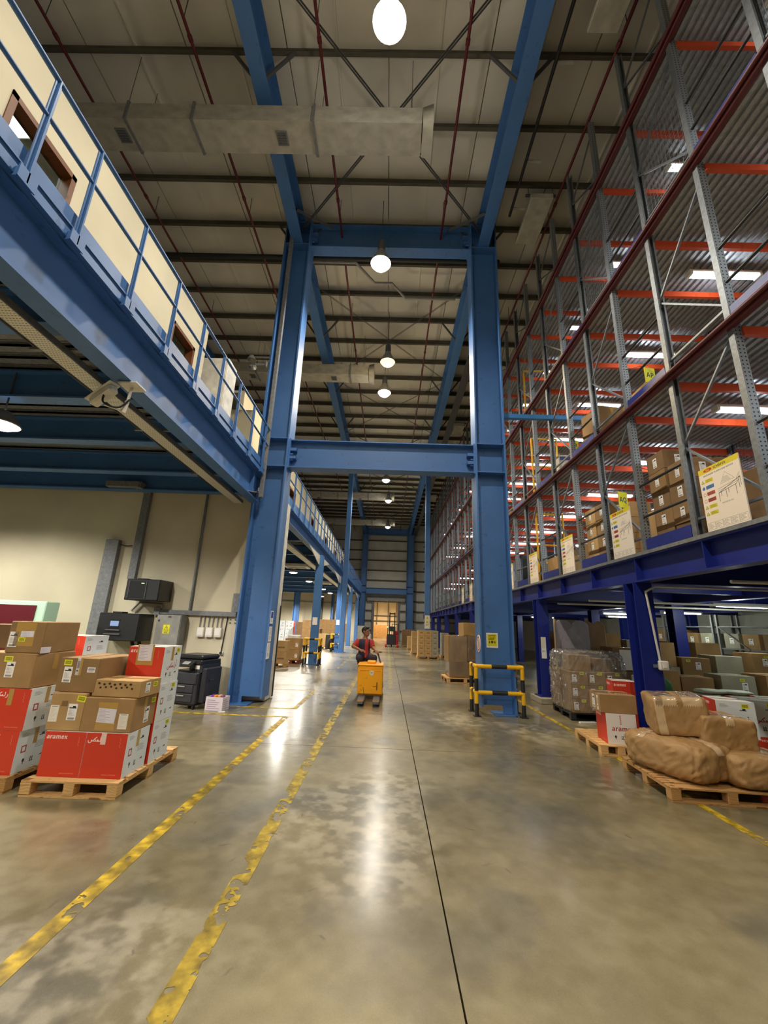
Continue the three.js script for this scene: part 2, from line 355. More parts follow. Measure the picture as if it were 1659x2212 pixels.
// ---------- roof bracing ----------
for (const [i, z0] of [-3.75, -10.9, -16.2, -21.4, -26.8, -32, -37.3].entries()) for (const s of [-1, 1]) {
  const t = thing('roof_brace', `${ORD[i]} roof cross brace along the aisle, running ${s > 0 ? 'from the office side' : 'from the racking side'}`, 'brace', 'roof cross braces');
  const a = V(s > 0 ? -2.7 : 2.17, 12.2, z0), b = V(s > 0 ? 2.17 : -2.7, 12.2 + 0.03 * s, z0 - 5.15);
  for (const d of [-0.03, 0.03]) part('angle', bar(V(a.x, a.y, a.z + d), V(b.x, b.y, b.z + d), 0.05, 0.012), M.brace, t);
}
// knee braces at the head of the nearest portal
for (const [x, s, l] of [[-2.45, 1, 'short dark knee brace on the portal head by the office side'], [1.92, -1, 'short dark knee brace on the portal head by the racking side']])
  solo('knee_brace', bar(V(x - s * 0.3, 12.1, -8.3), V(x + s * 0.55, 12.35, -9.0), 0.09, 0.07), M.brace, l, 'brace', 'portal knee braces');
// ---------- sprinkler pipes ----------
for (const [i, x] of [-6.6, -4.05, -1.62, 1.14, 3.92, 6.1].entries()) {
  const t = thing('sprinkler_pipe', `${ORD[i]} dark red sprinkler pipe under the roof, counted from the office side`, 'pipe', 'sprinkler pipes');
  part('tube', rod(V(x, 12.12, 7.5), V(x, 12.12, -46.6), 0.03, 10), M.redPipe, t);
  for (let z = 4; z > -46; z -= 3.0) { part('coupling', rod(V(x, 12.12, z), V(x, 12.12, z - 0.09), 0.042, 10), M.redPipe, t); }
  for (let z = 2.6; z > -44; z -= 3.69) part('hanger', rod(V(x, 12.12, z), V(x, 12.68, z), 0.008, 5), M.brace, t);
}
// dark main crossing behind the portal, and the cranked conduit below the roof
solo('water_main', pipe([V(-9, 12.08, -9.75), V(2.9, 12.08, -9.75), V(2.9, 12.08, -11.3), V(2.9, 11.7, -11.3)], 0.065, 10), M.blackPipe, 'black water main crossing behind the upper portal beam', 'pipe');
solo('cranked_conduit', pipe([V(-2.6, 12.1, -9.9), V(-1.3, 12.1, -9.9), V(-0.75, 12.1, -10.65), V(-0.2, 12.1, -10.65), V(0.25, 12.1, -11.25), V(1.9, 12.1, -11.25)], 0.04, 8), M.grey, 'grey cranked conduit hanging behind the second lamp', 'conduit');
{ const t = thing('cable_run', 'black cable run with short brackets beside the racking side rafter', 'cable');
  part('tube', rod(V(2.8, 11.9, 3), V(2.8, 11.9, -8.2), 0.035, 8), M.blackPipe, t);
  for (const z of [-3.2, -5.2, -6.9, -8.0]) part('bracket', uvd([bx(0.32, 0.03, 0.05, 2.98, 11.9, z)]), M.grey, t); }
{ const t = thing('cable_run', 'thick dark cable tray above the far racking', 'cable');
  part('tray', uvd([span(2.75, 3.05, 11.6, 11.68, -46, -11.5)]), M.brace, t); }
for (const [i, z] of [-4.2, -8.43, -20.5, -33].entries()) {
  const t = thing('air_unit', `${['grey hanging panel at the top edge of the photo', 'pale hanging panel beside the portal head', 'pale hanging panel above the middle of the racking', 'pale hanging panel above the far racking'][i]}`, 'panel', 'hanging panels', 3.5, 11.98, z);
  part('casing', uvd([chamfer(0.56, 0.16, 1.3, 0.015, 0, 0.08, 0)]), M.duct, t);
  part('rail', uvd([bx(0.75, 0.04, 0.06, 0, 0.2, 0.55)]), M.brace, t);
  for (const s of [-1, 1]) part('hanger', rod(V(s * 0.3, 0.2, 0.55), V(s * 0.3, 0.5, 0.55), 0.008, 5), M.brace, t);
}
// ---------- air ducts ----------
for (const [i, [z, x1]] of [[-5.9, 0.55], [-14.15, -0.85], [-30.2, 0.2], [-38.6, 0.4]].entries()) {
  const t = thing('air_duct', ['rectangular air duct with flared end above the nearest mezzanine', 'pale air duct behind the warm yellow lamp', 'air duct crossing the far aisle roof', 'air duct nearest the far end wall'][i], 'duct', 'air ducts', 0, 10.92, z);
  part('casing', uvd([span(-9, x1 - 0.2, 0, 0.42, -0.29, 0.29)]), M.duct, t);
  for (const x of [-5.4, -4.1, -1.75]) part('flange', uvd([span(x - 0.025, x + 0.025, -0.03, 0.45, -0.32, 0.32)]), M.zincDull, t);
  const n = new THREE.CylinderGeometry(0.47, 0.41, 0.2, 4, 1); n.rotateY(Math.PI / 4); n.scale(1, 1, 0.72); n.rotateZ(-Math.PI / 2); n.rotateX(0); n.scale(1, 0.75, 1.4);
  n.translate(x1 - 0.08, 0.21, 0); part('end_diffuser', uvd([n]), M.duct, t);
  for (const x of [-5.6, -2.4]) { const g = part('grille', uvd([bx(0.22, 0.02, 0.26, x, -0.01, 0)]), M.zincDull, t); for (let k = 0; k < 5; k++) part('vane', uvd([bx(0.17, 0.012, 0.022, x, -0.025, -0.09 + k * 0.045)]), M.greyDark, g); }
  for (const x of [-5.4, -1.75, x1 - 0.4]) for (const s of [-1, 1]) part('hanger', rod(V(x, 0.4, s * 0.3), V(x, 1.75, s * 0.3), 0.006, 5), M.brace, t);
}
// ---------- high-bay lamps ----------
function highBay(label, x, y, z, rgb, power, r = 0.27, spill = 0.045) {
  const t = thing('high_bay_lamp', label, 'lamp', 'high bay lamps', x, y, z);
  part('reflector', lathe([[0.06, 0.42], [0.1, 0.4], [0.13, 0.3], [r * 0.8, 0.14], [r, 0.0], [r - 0.012, 0.0], [r * 0.78, 0.13], [0.11, 0.29], [0.05, 0.39]], 0, 0, 0, 24), M.grey, t);
  part('gear_box', lathe([[0, 0.72], [0.09, 0.7], [0.1, 0.45], [0.06, 0.42], [0, 0.42]], 0, 0, 0, 16), M.greyDark, t);
  part('hanger', rod(V(0, 0.7, 0), V(0, (y > 8 ? 12.73 : 7.01) - y, 0), 0.01, 6), M.brace, t);
  part('bowl', lathe([[0, -0.17], [0.1, -0.155], [r * 0.7, -0.09], [r * 0.95, 0.0], [r * 0.9, 0.01], [0, 0.01]], 0, 0, 0, 24), glow(rgb, rgb === SODIUM ? 1.9 : 7), t, 'glowing glass bowl');
  const l = new THREE.SpotLight(new THREE.Color().setRGB(...rgb), power, 0, R(78), 0.35, 2); l.position.set(0, -0.22, 0); l.castShadow = true; l.shadow.radius = 8; l.name = 'lamp_light'; t.add(l); l.target.position.set(0, -5, 0); l.target.name = 'lamp_aim'; t.add(l.target);
  const b = new THREE.PointLight(new THREE.Color().setRGB(...rgb), power * spill, 0, 2); b.position.set(0, -0.3, 0); b.castShadow = true; b.shadow.radius = 8; b.name = 'bowl_light'; t.add(b);   // the glass bowl also spills light sideways and up
  return t;
}
const WH = [1, 0.92, 0.79];
highBay('bright high bay lamp at the top of the photo', -0.27, 10.6, -4.1, WH, HIGH_BAY);
highBay('white high bay lamp hanging just behind the upper portal beam', -0.47, 10.6, -8.5, WH, HIGH_BAY * 0.9, 0.27, 0.02);
highBay('warm yellow high bay lamp in the middle of the aisle', -0.29, 10.6, -12.6, SODIUM, HIGH_BAY * 1.3);
highBay('white high bay lamp just below the warm yellow one', -0.42, 10.6, -14.6, WH, HIGH_BAY * 0.7);
highBay('small white high bay lamp just below the lower tie beam', -0.38, 10.6, -24.9, WH, HIGH_BAY);
highBay('high bay lamp fifth along the aisle, below the tie beam', -0.22, 10.6, -29.4, WH, HIGH_BAY);
highBay('farthest high bay lamp near the end wall', -0.25, 10.6, -37.9, WH, HIGH_BAY);
highBay('high bay lamp hanging over the viewer', -0.3, 10.6, 0.6, WARM, HIGH_BAY * 0.6);
highBay('high bay lamp hanging behind the viewer', -0.3, 10.6, 5.0, WARM, HIGH_BAY * 1.3);
{ // warm lamps in the hall beyond the doorway
  for (const [i, x] of [-2.2, 2.4].entries()) highBay(`${ORD[i]} warm lamp inside the hall beyond the doorway`, x, 5.9, -54, [1, 0.7, 0.44], 200, 0.2); }
// ================= left side: mezzanine, office wall, ground floor wall =================
const MX = -2.9;                         // outer edge of the mezzanine
{ // deck: trapezoidal steel sheet on secondary beams
  const t = thing('mezzanine_deck', 'ribbed steel deck of the office mezzanine, seen from below', 'deck');
  const P = [], pitch = 0.25; let z = 7.5;
  const strip = (z0, z1) => { const l = []; for (let q = z0; q > z1; q -= pitch) l.push(span(-13.5, MX - 0.09, 4.9, 4.93, q - pitch * 0.45, q), span(-13.5, MX - 0.09, 4.84, 4.87, q - pitch, q - pitch * 0.45), span(-13.5, MX - 0.09, 4.84, 4.93, q - pitch * 0.5, q - pitch * 0.45), span(-13.5, MX - 0.09, 4.84, 4.93, q - pitch, q - pitch * 0.96)); return uvd(l); };
  for (const [a, b] of [[7.5, -1.5], [-1.5, -9], [-9, -20], [-20, -33], [-33, -46.8]]) part('ribbed_sheet', strip(a, b), M.zincDull, t);
  part('screed', uvd([span(-13.5, MX - 0.09, 4.94, 5.02, -46.8, 7.5)]), M.plinth, t);
}
{ // edge girder
  const t = thing('edge_girder', 'deep blue edge girder carrying the office mezzanine', 'beam');
  part('girder', uvd(iBeamZ(-8.85, 7.5, 4.2, 4.83, -3.085, 0.22, 0.022, 0.014)), M.blue, t);
  for (const z of [2, -0.6, -8.4]) part('stiffener', uvd([span(-3.078, -2.99, 4.222, 4.81, z - 0.008, z + 0.008)]), M.blue, t);
  part('edge_channel', uvd([span(MX - 0.09, MX - 0.02, 4.83, 4.95, -8.85, 7.5), span(MX - 0.09, MX - 0.005, 4.95, 4.965, -8.85, 7.5)]), M.blue, t);
  part('toe_plate', uvd([span(MX - 0.05, MX - 0.035, 4.975, 5.13, -8.85, 7.5)]), M.blue, t);
  const t2 = thing('edge_girder', 'blue haunched edge girder of the mezzanine beyond the portal', 'beam');
  part('girder', uvd(iBeamZ(-45.8, -9.36, 4.45, 4.83, -3.085, 0.22, 0.022, 0.014)), M.blue, t2);
  part('edge_channel', uvd([span(MX - 0.09, MX - 0.02, 4.83, 4.95, -45.8, -9.36)]), M.blue, t2);
  part('toe_plate', uvd([span(MX - 0.05, MX - 0.035, 4.96, 5.13, -45.8, -9.36)]), M.blue, t2);
  for (const z of [-17.7, -25.3, -33.3, -41]) for (const s of [-1, 1]) {
    const g = ext([[0, 0], [2.6, 0], [0.25, -0.42], [0, -0.42]], 0.02); if (s > 0) g.scale(1, 1, 1);
    g.rotateY(s > 0 ? Math.PI / 2 : -Math.PI / 2); g.translate(-2.985, 4.45, z - s * 0.1);
    part('haunch', uvd([g]), M.white, t2);
  }
}
for (const [i, z] of [2.4, 0.5, -1.5, -3.5, -4.95, -6.3, -7.75, -8.95].entries()) {
  const t = thing('floor_beam', i === 7 ? 'dark blue mezzanine floor beam against the cream wall' : `${ORD[i]} blue mezzanine floor beam, counted towards the cream wall`, 'beam', 'mezzanine floor beams');
  part('girder', uvd(iBeamX(-13.5, -3.1, 4.42, 4.83, z, 0.2)), M.blue, t);
}
for (const [i, z] of [-12, -14.5, -17.7, -20.5, -23.5, -27, -30, -33.3, -37, -41].entries()) {
  const t = thing('floor_beam', `${ORD[i]} dark beam under the mezzanine beyond the portal`, 'beam', 'far mezzanine floor beams');
  part('girder', uvd(iBeamX(-13.5, -3.1, 4.45, 4.83, z, 0.2)), M.blue, t);
}
// railing: one thing per side of the portal
function railing(label, zs, z0, z1) {
  const t = thing('railing', label, 'railing', null);
  for (const [y, r] of [[5.95, 0.024], [5.55, 0.02]]) part('rail', rod(V(MX, y, z0), V(MX, y, z1), r, 8), M.blue, t);
  for (const z of zs) {
    const p = part('post', uvd([span(MX - 0.026, MX + 0.026, 4.82, 5.95, z - 0.006, z + 0.006), span(MX - 0.006, MX + 0.006, 4.82, 5.93, z - 0.03, z + 0.03)]), M.blue, t);
    part('bracket', uvd([bx(0.06, 0.09, 0.14, MX - 0.01, 4.85, z), bx(0.012, 0.12, 0.16, MX + 0.02, 4.86, z)]), M.blue, p);
  }
}
railing('blue tube railing along the near office mezzanine', [6.5, 5.7, 4.9, 4.1, 3.3, 2.5, 1.7, 0.9, 0.1, -0.7, -1.55, -2.35, -2.88, -3.65, -4.44, -5.22, -6.0, -6.8, -7.64, -8.5], 7.4, -8.85);
{ const zs = []; for (let z = -10; z > -45.6; z -= 0.86) zs.push(z); railing('blue tube railing on the mezzanine beyond the portal', zs, -9.4, -45.8); }
// office wall on the mezzanine with timber windows
const WX = -4.2;
function officeWall(name, label, z0, z1, wins, n0) {
  const w = struct(name, label), Y0 = 5.02, Y1 = 7.85, yb = 6.05, yt = 7.05;
  let z = z0;
  for (const [a, b] of wins) {
    part('panel', uvd([span(WX - 0.12, WX, Y0, Y1, z, a)]), M.cream, w);
    part('panel', uvd([span(WX - 0.12, WX, Y0, yb, a, b)]), M.cream, w);
    part('panel', uvd([span(WX - 0.12, WX, yt, Y1, a, b)]), M.cream, w);
    z = b;
  }
  part('panel', uvd([span(WX - 0.12, WX, Y0, Y1, z, z1)]), M.cream, w);
  part('panel', uvd([span(-13.4, WX, Y0, Y1, z1 - 0.1, z1)]), M.cream, w);
  part('roof_panel', uvd([span(-13.4, WX - 0.12, 7.78, 7.85, z1, z0)]), M.white, w);
  wins.forEach(([a, b], i) => {
    const o = struct('window_' + (n0 + i), 'timber framed office window');
    const d = 0.14, x0 = WX - 0.16, x1 = WX + 0.012;
    part('frame', uvd([span(x0, x1, yt - 0.07, yt, b, a), span(x0, x1, yb, yb + 0.07, b, a), span(x0, x1, yb, yt, a - 0.07, a), span(x0, x1, yb, yt, b, b + 0.07)]), M.brown, o);
    part('pane', uvd([span(x0 + 0.03, x0 + 0.036, yb + 0.07, yt - 0.07, b + 0.07, a - 0.07)]), M.glass, o);
  });
}
officeWall('wall_office', 'cream office wall on the mezzanine', 7.5, -7.66, [[1.2, 0.2], [-3.02, -3.95], [-6.45, -7.33]], 1);
officeWall('wall_office_far', 'cream office wall on the mezzanine beyond the portal', -10.2, -44.5, [[-12.2, -13.3], [-16, -17.2], [-21, -22.2], [-26, -27.4], [-31, -32.4], [-36, -37.4]], 4);
{ // lamp in the office
  const t = thing('ceiling_panel_light', 'glowing ceiling light seen through the office window', 'lamp', null, -5.3, 7.7, -3.6);
  part('frame', uvd([bx(1.24, 0.05, 0.64, 0, 0.03, 0)]), M.white, t);
  part('diffuser', uvd([bx(1.18, 0.02, 0.58, 0, -0.005, 0)]), glow([1, 0.97, 0.9], 5), t);
  const l = new THREE.RectAreaLight(new THREE.Color().setRGB(1, 0.97, 0.9), 5, 1.18, 0.58); l.position.set(0, -0.03, 0); l.rotation.x = -Math.PI / 2; l.name = 'panel_light'; t.add(l);
}
{ const g = thing('storage_cabinet', 'white cabinet on the mezzanine past the office corner', 'cabinet', null, -4.15, 5.02, -8.3);
  part('body', uvd([chamfer(0.75, 2.35, 0.5, 0.02, 0, 1.175, 0)]), M.white, g);
  part('door', uvd([bx(0.68, 2.2, 0.02, 0, 1.2, 0.255)]), M.white, g);
  const h = thing('storage_cabinet', 'lower beige cabinet on the mezzanine against the portal column', 'cabinet', null, -4.4, 5.02, -10.0);
  part('body', uvd([chamfer(1.3, 2.05, 0.3, 0.02, 0, 1.025, 0)]), M.cream, h); part('door', uvd([bx(1.2, 1.9, 0.02, 0, 1.05, 0.155)]), M.cream, h);
}
// ---------- ground floor cream wall ----------
{ const w = struct('wall_partition', 'cream partition wall behind the pallets and copier');
  part('panel', uvd([span(-13.5, -3.16, 0, 4.84, -9.55, -9.25)]), M.cream, w);
  part('end_panel', uvd([span(-3.1, -2.53, 0.02, 4.44, -9.95, -9.38)]), M.white, w);
  part('edge_strip', uvd([span(-2.53, -2.515, 0.02, 2.0, -9.97, -9.9)]), M.black, w);
}
// trunking and conduits on that wall
{ const WZ = -9.25;
  const a = thing('cable_trunking', 'wide grey vertical trunking behind the black wall cabinet', 'trunking');
  part('cover', uvd([chamfer(0.3, 2.9, 0.12, 0.008, -6.3, 1.85, WZ + 0.065)]), M.zincDull, a);
  part('cable', curve([V(-6.14, 3.2, WZ + 0.06), V(-5.98, 3.17, WZ + 0.08), V(-5.86, 3.18, WZ + 0.06)], 0.012, 10), M.black, a);
  const b = thing('cable_trunking', 'grey trunking rising from the upper black cabinet to the mezzanine', 'trunking');
  part('cover', uvd([chamfer(0.17, 2.02, 0.1, 0.006, -5.73, 3.44, WZ + 0.055)]), M.zincDull, b);
  part('elbow', uvd([bx(0.17, 0.14, 0.5, -5.73, 4.5, WZ + 0.28), bx(0.75, 0.12, 0.14, -6.05, 4.5, WZ + 0.5)]), M.zincDull, b);
  const c = thing('cable_trunking', 'long grey horizontal trunking above the three meter boxes', 'trunking');
  part('cover', uvd([chamfer(1.72, 0.1, 0.08, 0.006, -4.15, 1.75, WZ + 0.045), chamfer(0.14, 0.4, 0.08, 0.006, -3.33, 2.0, WZ + 0.045)]), M.zincDull, c);
  part('joint_box', uvd([chamfer(0.13, 0.16, 0.1, 0.006, -5.02, 1.76, WZ + 0.055)]), M.zincDull, c);
  solo('conduit_pipe', pipe([V(-4.33, 1.8, WZ + 0.04), V(-4.33, 4.8, WZ + 0.04)], 0.028, 10), M.zinc, 'shiny galvanised conduit on the cream wall above the copier', 'conduit');
  solo('conduit_pipe', pipe([V(-4.95, 1.83, WZ + 0.05), V(-4.95, 1.9, WZ + 0.05), V(-5.45, 1.93, WZ + 0.06), V(-5.6, 1.75, WZ + 0.06)], 0.02, 8), M.grey, 'bent grey conduit below the upper black cabinet', 'conduit');
  // black wall cabinets
  for (const [x0, x1, y0, y1, l, win] of [[-5.52, -4.8, 1.96, 2.4, 'upper black network cabinet on the cream wall', 1], [-5.95, -5.1, 1.14, 1.69, 'lower black cabinet with a small blue screen', 0]]) {
    const t = thing('wall_cabinet', l, 'cabinet', null, (x0 + x1) / 2, y0, -8.98);
    const w = x1 - x0, h = y1 - y0;
    part('body', uvd([chamfer(w, h, 0.52, 0.01, 0, h / 2, 0)]), M.blackSat, t);
    const d = part('door', uvd([bx(w - 0.03, h - 0.03, 0.02, 0, h / 2, 0.27)]), M.black, t);
    part('gland', uvd([bx(0.2, 0.03, 0.2, -w * 0.2, h + 0.015, 0)]), M.black, t);
    if (win) { part('pane', uvd([bx(0.34, h - 0.1, 0.006, -0.1, h / 2, 0.285)]), M.blackSat, d); part('frame', uvd([bx(0.012, h - 0.08, 0.012, -0.28, h / 2, 0.288), bx(0.012, h - 0.08, 0.012, 0.08, h / 2, 0.288)]), M.greyDark, d); part('indicator', uvd([bx(0.06, 0.012, 0.006, 0.0, h - 0.09, 0.29)]), glow([0.6, 1, 0.3], 2), d); }
    else { part('screen', uvd([bx(0.17, 0.1, 0.006, -0.07, h - 0.21, 0.285)]), glow([0.45, 0.62, 0.95], 0.7), d); part('bezel', uvd([bx(0.22, 0.02, 0.01, -0.07, h - 0.14, 0.285), bx(0.22, 0.02, 0.01, -0.07, h - 0.285, 0.285)]), M.blackSat, d); part('handle', uvd([chamfer(0.3, 0.025, 0.04, 0.006, -0.08, h - 0.34, 0.29), chamfer(0.34, 0.025, 0.04, 0.006, -0.08, h - 0.42, 0.29)]), M.greyDark, d); }
  }
  for (const [i, x] of [-5.35, -5.2].entries()) solo('hanging_cable', curve([V(x, 1.14, -9.0), V(x + 0.06, 0.9, -9.02), V(x - 0.02, 0.6, -9.1), V(x + 0.05, 0.2, -9.15)], 0.035, 16), M.black, ['thick black cable hanging under the lower cabinet', 'second black cable hanging beside the grey panel'][i], 'cable');
  // grey distribution panel
  const p = thing('distribution_panel', 'grey electrical panel with a yellow hazard sticker', 'panel', null, -4.62, 0.85, -9.1);
  part('body', uvd([chamfer(0.52, 0.84, 0.28, 0.008, 0, 0.42, 0)]), M.grey, p);
  const d = part('door', uvd([bx(0.49, 0.81, 0.015, 0, 0.42, 0.148)]), M.grey, p);
  part('lock', uvd([bx(0.03, 0.04, 0.012, -0.2, 0.72, 0.16), bx(0.06, 0.02, 0.012, 0.02, 0.8, 0.16)]), M.black, d);
  part('hazard_sticker', new THREE.PlaneGeometry(0.15, 0.19).translate(-0.02, 0.55, 0.157), mat({ map: canvasTex(128, 160, (g, w, h) => { g.fillStyle = '#e8e21c'; g.fillRect(0, 0, w, h); g.strokeStyle = '#333'; g.lineWidth = 3; g.strokeRect(4, 4, w - 8, h - 8); g.beginPath(); g.moveTo(64, 18); g.lineTo(24, 92); g.lineTo(104, 92); g.closePath(); g.lineWidth = 6; g.stroke(); g.fillStyle = '#222'; g.beginPath(); g.moveTo(70, 34); g.lineTo(52, 64); g.lineTo(64, 64); g.lineTo(58, 86); g.lineTo(78, 56); g.lineTo(66, 56); g.fill(); g.font = 'bold 22px sans-serif'; g.textAlign = 'center'; g.fillText('DANGER', 64, 118); g.fillRect(22, 128, 84, 6); g.fillRect(30, 140, 68, 6); }), roughness: 0.6 }), d);
  // three meter boxes with their conduits, the socket and the fixings
  for (let i = 0; i < 3; i++) {
    const x = -4.02 + i * 0.19, t = thing('meter_box', ['leftmost', 'middle', 'rightmost'][i] + ' of the three white meter boxes above the copier', 'box', 'meter boxes', x, 1.26, WZ);
    part('body', uvd([chamfer(0.15, 0.2, 0.08, 0.008, 0, 0.1, 0.041)]), M.white, t);
    part('cover', uvd([bx(0.11, 0.13, 0.008, 0, 0.11, 0.083)]), M.paper, t);
    for (const s of [-1, 1]) part('conduit', rod(V(s * 0.045, 0.2, 0.03), V(s * 0.045, 0.44, 0.03), 0.011, 6), M.zincDull, t);
  }
  const c2 = thing('wall_cable', 'thin black cable running down to a wall socket by the copier', 'cable');
  part('cable', rod(V(-3.48, 1.7, WZ + 0.02), V(-3.53, 0.95, WZ + 0.02), 0.012, 6), M.black, c2); part('socket', uvd([chamfer(0.1, 0.06, 0.04, 0.006, -3.53, 0.94, WZ + 0.02)]), M.white, c2); part('plug', disc(0.025, 0.04, -3.52, 0.95, WZ + 0.06, 'z', 10), M.black, c2);
  for (let i = 0; i < 4; i++) solo('wall_fixing', disc(0.016, 0.02, -3.42 + (i % 2) * 0.11, 1.57 + (i >> 1) * 0.07, WZ + 0.01, 'z', 8), M.greyDark, `small round fixing, ${i >> 1 ? 'upper' : 'lower'} one ${i % 2 ? 'next to' : 'away from'} the blue column`, 'fixing', 'wall fixings');
}
// ---------- cable tray, camera, cables under the mezzanine edge ----------
{ const t = thing('cable_tray', 'perforated grey cable tray along the mezzanine edge', 'tray');
  const perf = canvasTex(128, 128, (g) => { g.fillStyle = '#d2cfc0'; g.fillRect(0, 0, 128, 128); g.fillStyle = '#5d5a50'; for (let i = 0; i < 4; i++) for (let j = 0; j < 4; j++) g.fillRect(i * 32 + (j % 2) * 16, j * 32 + 8, 20, 8); });
  perf.wrapS = perf.wrapT = THREE.RepeatWrapping; perf.repeat.set(8, 8);
  const pm = mat({ map: perf, roughness: 0.5, metalness: 0.3 });
  part('base', uvd([span(-3.52, -3.33, 4.16, 4.168, -8.8, 7)]), pm, t);
  for (const x of [-3.53, -3.33]) part('side', uvd([span(x, x + 0.01, 4.16, 4.23, -8.8, 7)]), M.zincDull, t);
  for (const z of [2, 0, -2.0, -3.6, -5.4, -7.2]) part('cross_bracket', uvd([span(-3.75, -3.2, 4.235, 4.265, z - 0.02, z + 0.02), span(-3.215, -3.2, 4.24, 4.83, z - 0.02, z + 0.02)]), M.zincDull, t);
  part('end_tray', uvd([bx(0.3, 0.02, 0.5, -3.1, 4.3, -8.55, 0.5), bx(0.02, 0.08, 0.5, -2.95, 4.33, -8.5, 0.5)]), M.zinc, t);
  solo('hanging_cable', pipe([V(-3.8, 4.35, 6), V(-3.8, 4.35, -7.6), V(-3.72, 4.3, -8.2), V(-3.45, 4.3, -8.3)], 0.022, 8), M.black, 'black cable running beside the perforated cable tray', 'cable');
  const v = thing('cable_trunking', 'tall grey trunking on the face of the portal column', 'trunking');
  part('cover', uvd([chamfer(0.09, 7.6, 0.09, 0.006, -2.93, 8.1, -8.78)]), M.zincDull, v);
  // second tray and lamps beyond the portal
  const u = thing('cable_tray', 'pale cable tray under the mezzanine beyond the portal', 'tray');
  part('base', uvd([span(-3.75, -3.45, 4.2, 4.21, -40, -10.5)]), M.white, u); part('side', uvd([span(-3.46, -3.45, 4.2, 4.27, -40, -10.5)]), M.zincDull, u); for (const z of [-12, -17.7, -23.5, -30, -37]) part('hanger', uvd([span(-3.62, -3.58, 4.2, 4.46, z - 0.02, z + 0.02)]), M.zincDull, u);
}
{ // bullet security camera on a bent bracket
  const t = thing('security_camera', 'cream bullet security camera hanging from the edge girder', 'camera', null, -3.02, 4.2, -4.15);
  part('mount_plate', uvd([chamfer(0.22, 0.03, 0.2, 0.008, 0, -0.016, 0)]), M.white, t);
  part('arm', rod(V(0, -0.03, 0), V(0.0, -0.24, 0.02), 0.016, 10), M.white, t);
  part('bracket', [rod(V(0.0, -0.22, 0.02), V(-0.02, -0.36, 0.02), 0.022, 10), rod(V(-0.02, -0.34, 0.02), V(-0.2, -0.3, 0.08), 0.014, 8)], M.white, t);
  const b = new THREE.Group(); b.name = 'camera_body'; b.position.set(-0.24, -0.19, 0.08); b.rotation.set(0, -0.35, 0.42); t.add(b);
  part('casing', uvd([chamfer(0.34, 0.1, 0.11, 0.022, 0, 0, 0)]), M.white, b); part('sun_shield', uvd([chamfer(0.4, 0.02, 0.13, 0.006, -0.01, 0.06, 0)]), M.white, b); part('lens', disc(0.035, 0.01, -0.172, 0, 0, 'x', 16), M.black, b);
  part('cable', curve([V(-0.2, -0.2, 0.13), V(-0.18, -0.3, 0.14), V(-0.05, -0.33, 0.08), V(0.03, -0.2, 0.03)], 0.011, 16), M.black, t);
}
for (const [i, [y, z, L]] of [[8.05, -8.95, 0.45], [7.7, -8.75, 0.3]].entries()) {
  const t = thing('flood_light', ['upper floodlight on a long arm at the copier side column', 'lower chrome floodlight on the copier side column'][i], 'lamp', 'column floodlights', -3.15, y, z);
  part('arm', rod(V(0, 0, 0), V(-L, 0, 0), 0.025, 8), M.zincDull, t); part('bracket', uvd([bx(0.02, 0.14, 0.12, -0.012, 0, 0)]), M.zincDull, t);
  part('head', lathe([[0, 0.02], [0.05, 0.02], [0.11, -0.1], [0.1, -0.1], [0.045, 0.0]], -L - 0.04, 0.02, 0, 16), i ? M.chrome : M.grey, t); part('joint', new THREE.SphereGeometry(0.035, 10, 8).translate(-L, 0, 0), M.zincDull, t);
}
function lowBay(label, x, z, k) {
  const t = thing('low_bay_lamp', label, 'lamp', 'mezzanine lamps', x, 4.02, z);
  part('reflector', lathe([[0.05, 0.2], [0.08, 0.19], [0.22, 0.02], [0.21, 0.0], [0.06, 0.17]], 0, 0, 0, 20), M.grey, t);
  part('stem', rod(V(0, 0.19, 0), V(0, 0.9, 0), 0.012, 6), M.brace, t);
  part('bowl', lathe([[0, -0.06], [0.12, -0.045], [0.2, 0.0], [0, 0.005]], 0, 0, 0, 20), glow([1, 0.97, 0.92], 8), t);
  const l = new THREE.SpotLight(new THREE.Color().setRGB(1, 0.95, 0.86), k, 0, R(82), 0.3, 2); l.position.y = -0.1; l.castShadow = true; l.shadow.radius = 6; l.name = 'lamp_light'; t.add(l); l.target.position.set(0, -4, 0); l.target.name = 'lamp_aim'; t.add(l.target);
}
lowBay('bright lamp under the mezzanine at the left photo edge', -5.2, -4.9, 62); lowBay('added unseen fill lamp under the near mezzanine, brightening the box fronts', -7.0, -0.6, 55); lowBay('added unseen fill lamp brightening the cream wall beside the hose cabinet', -7.9, -6.9, 28); lowBay('added unseen fill lamp for the cream wall, farthest towards the side wall', -9.8, -6.8, 32);  // last three are added out of view to brighten the wall and boxes
['first', 'second', 'third', 'fourth'].forEach((o, i) => lowBay(`${o} round lamp under the mezzanine beyond the portal`, -4.8, [-20.7, -25, -30.6, -34.5][i], 90));
lowBay('lamp under the mezzanine deep beside the far side wall', -9, -27, 100); lowBay('added fill lamp brightening the storage end wall under the mezzanine', -6.2, -39.2, 110); lowBay('added fill lamp under the mezzanine in the far storage corner', -10.2, -38.0, 110); lowBay('lamp under the mezzanine just behind the cream wall', -8.5, -15, 50);  // end wall and corner lamps are added to brighten the far storage
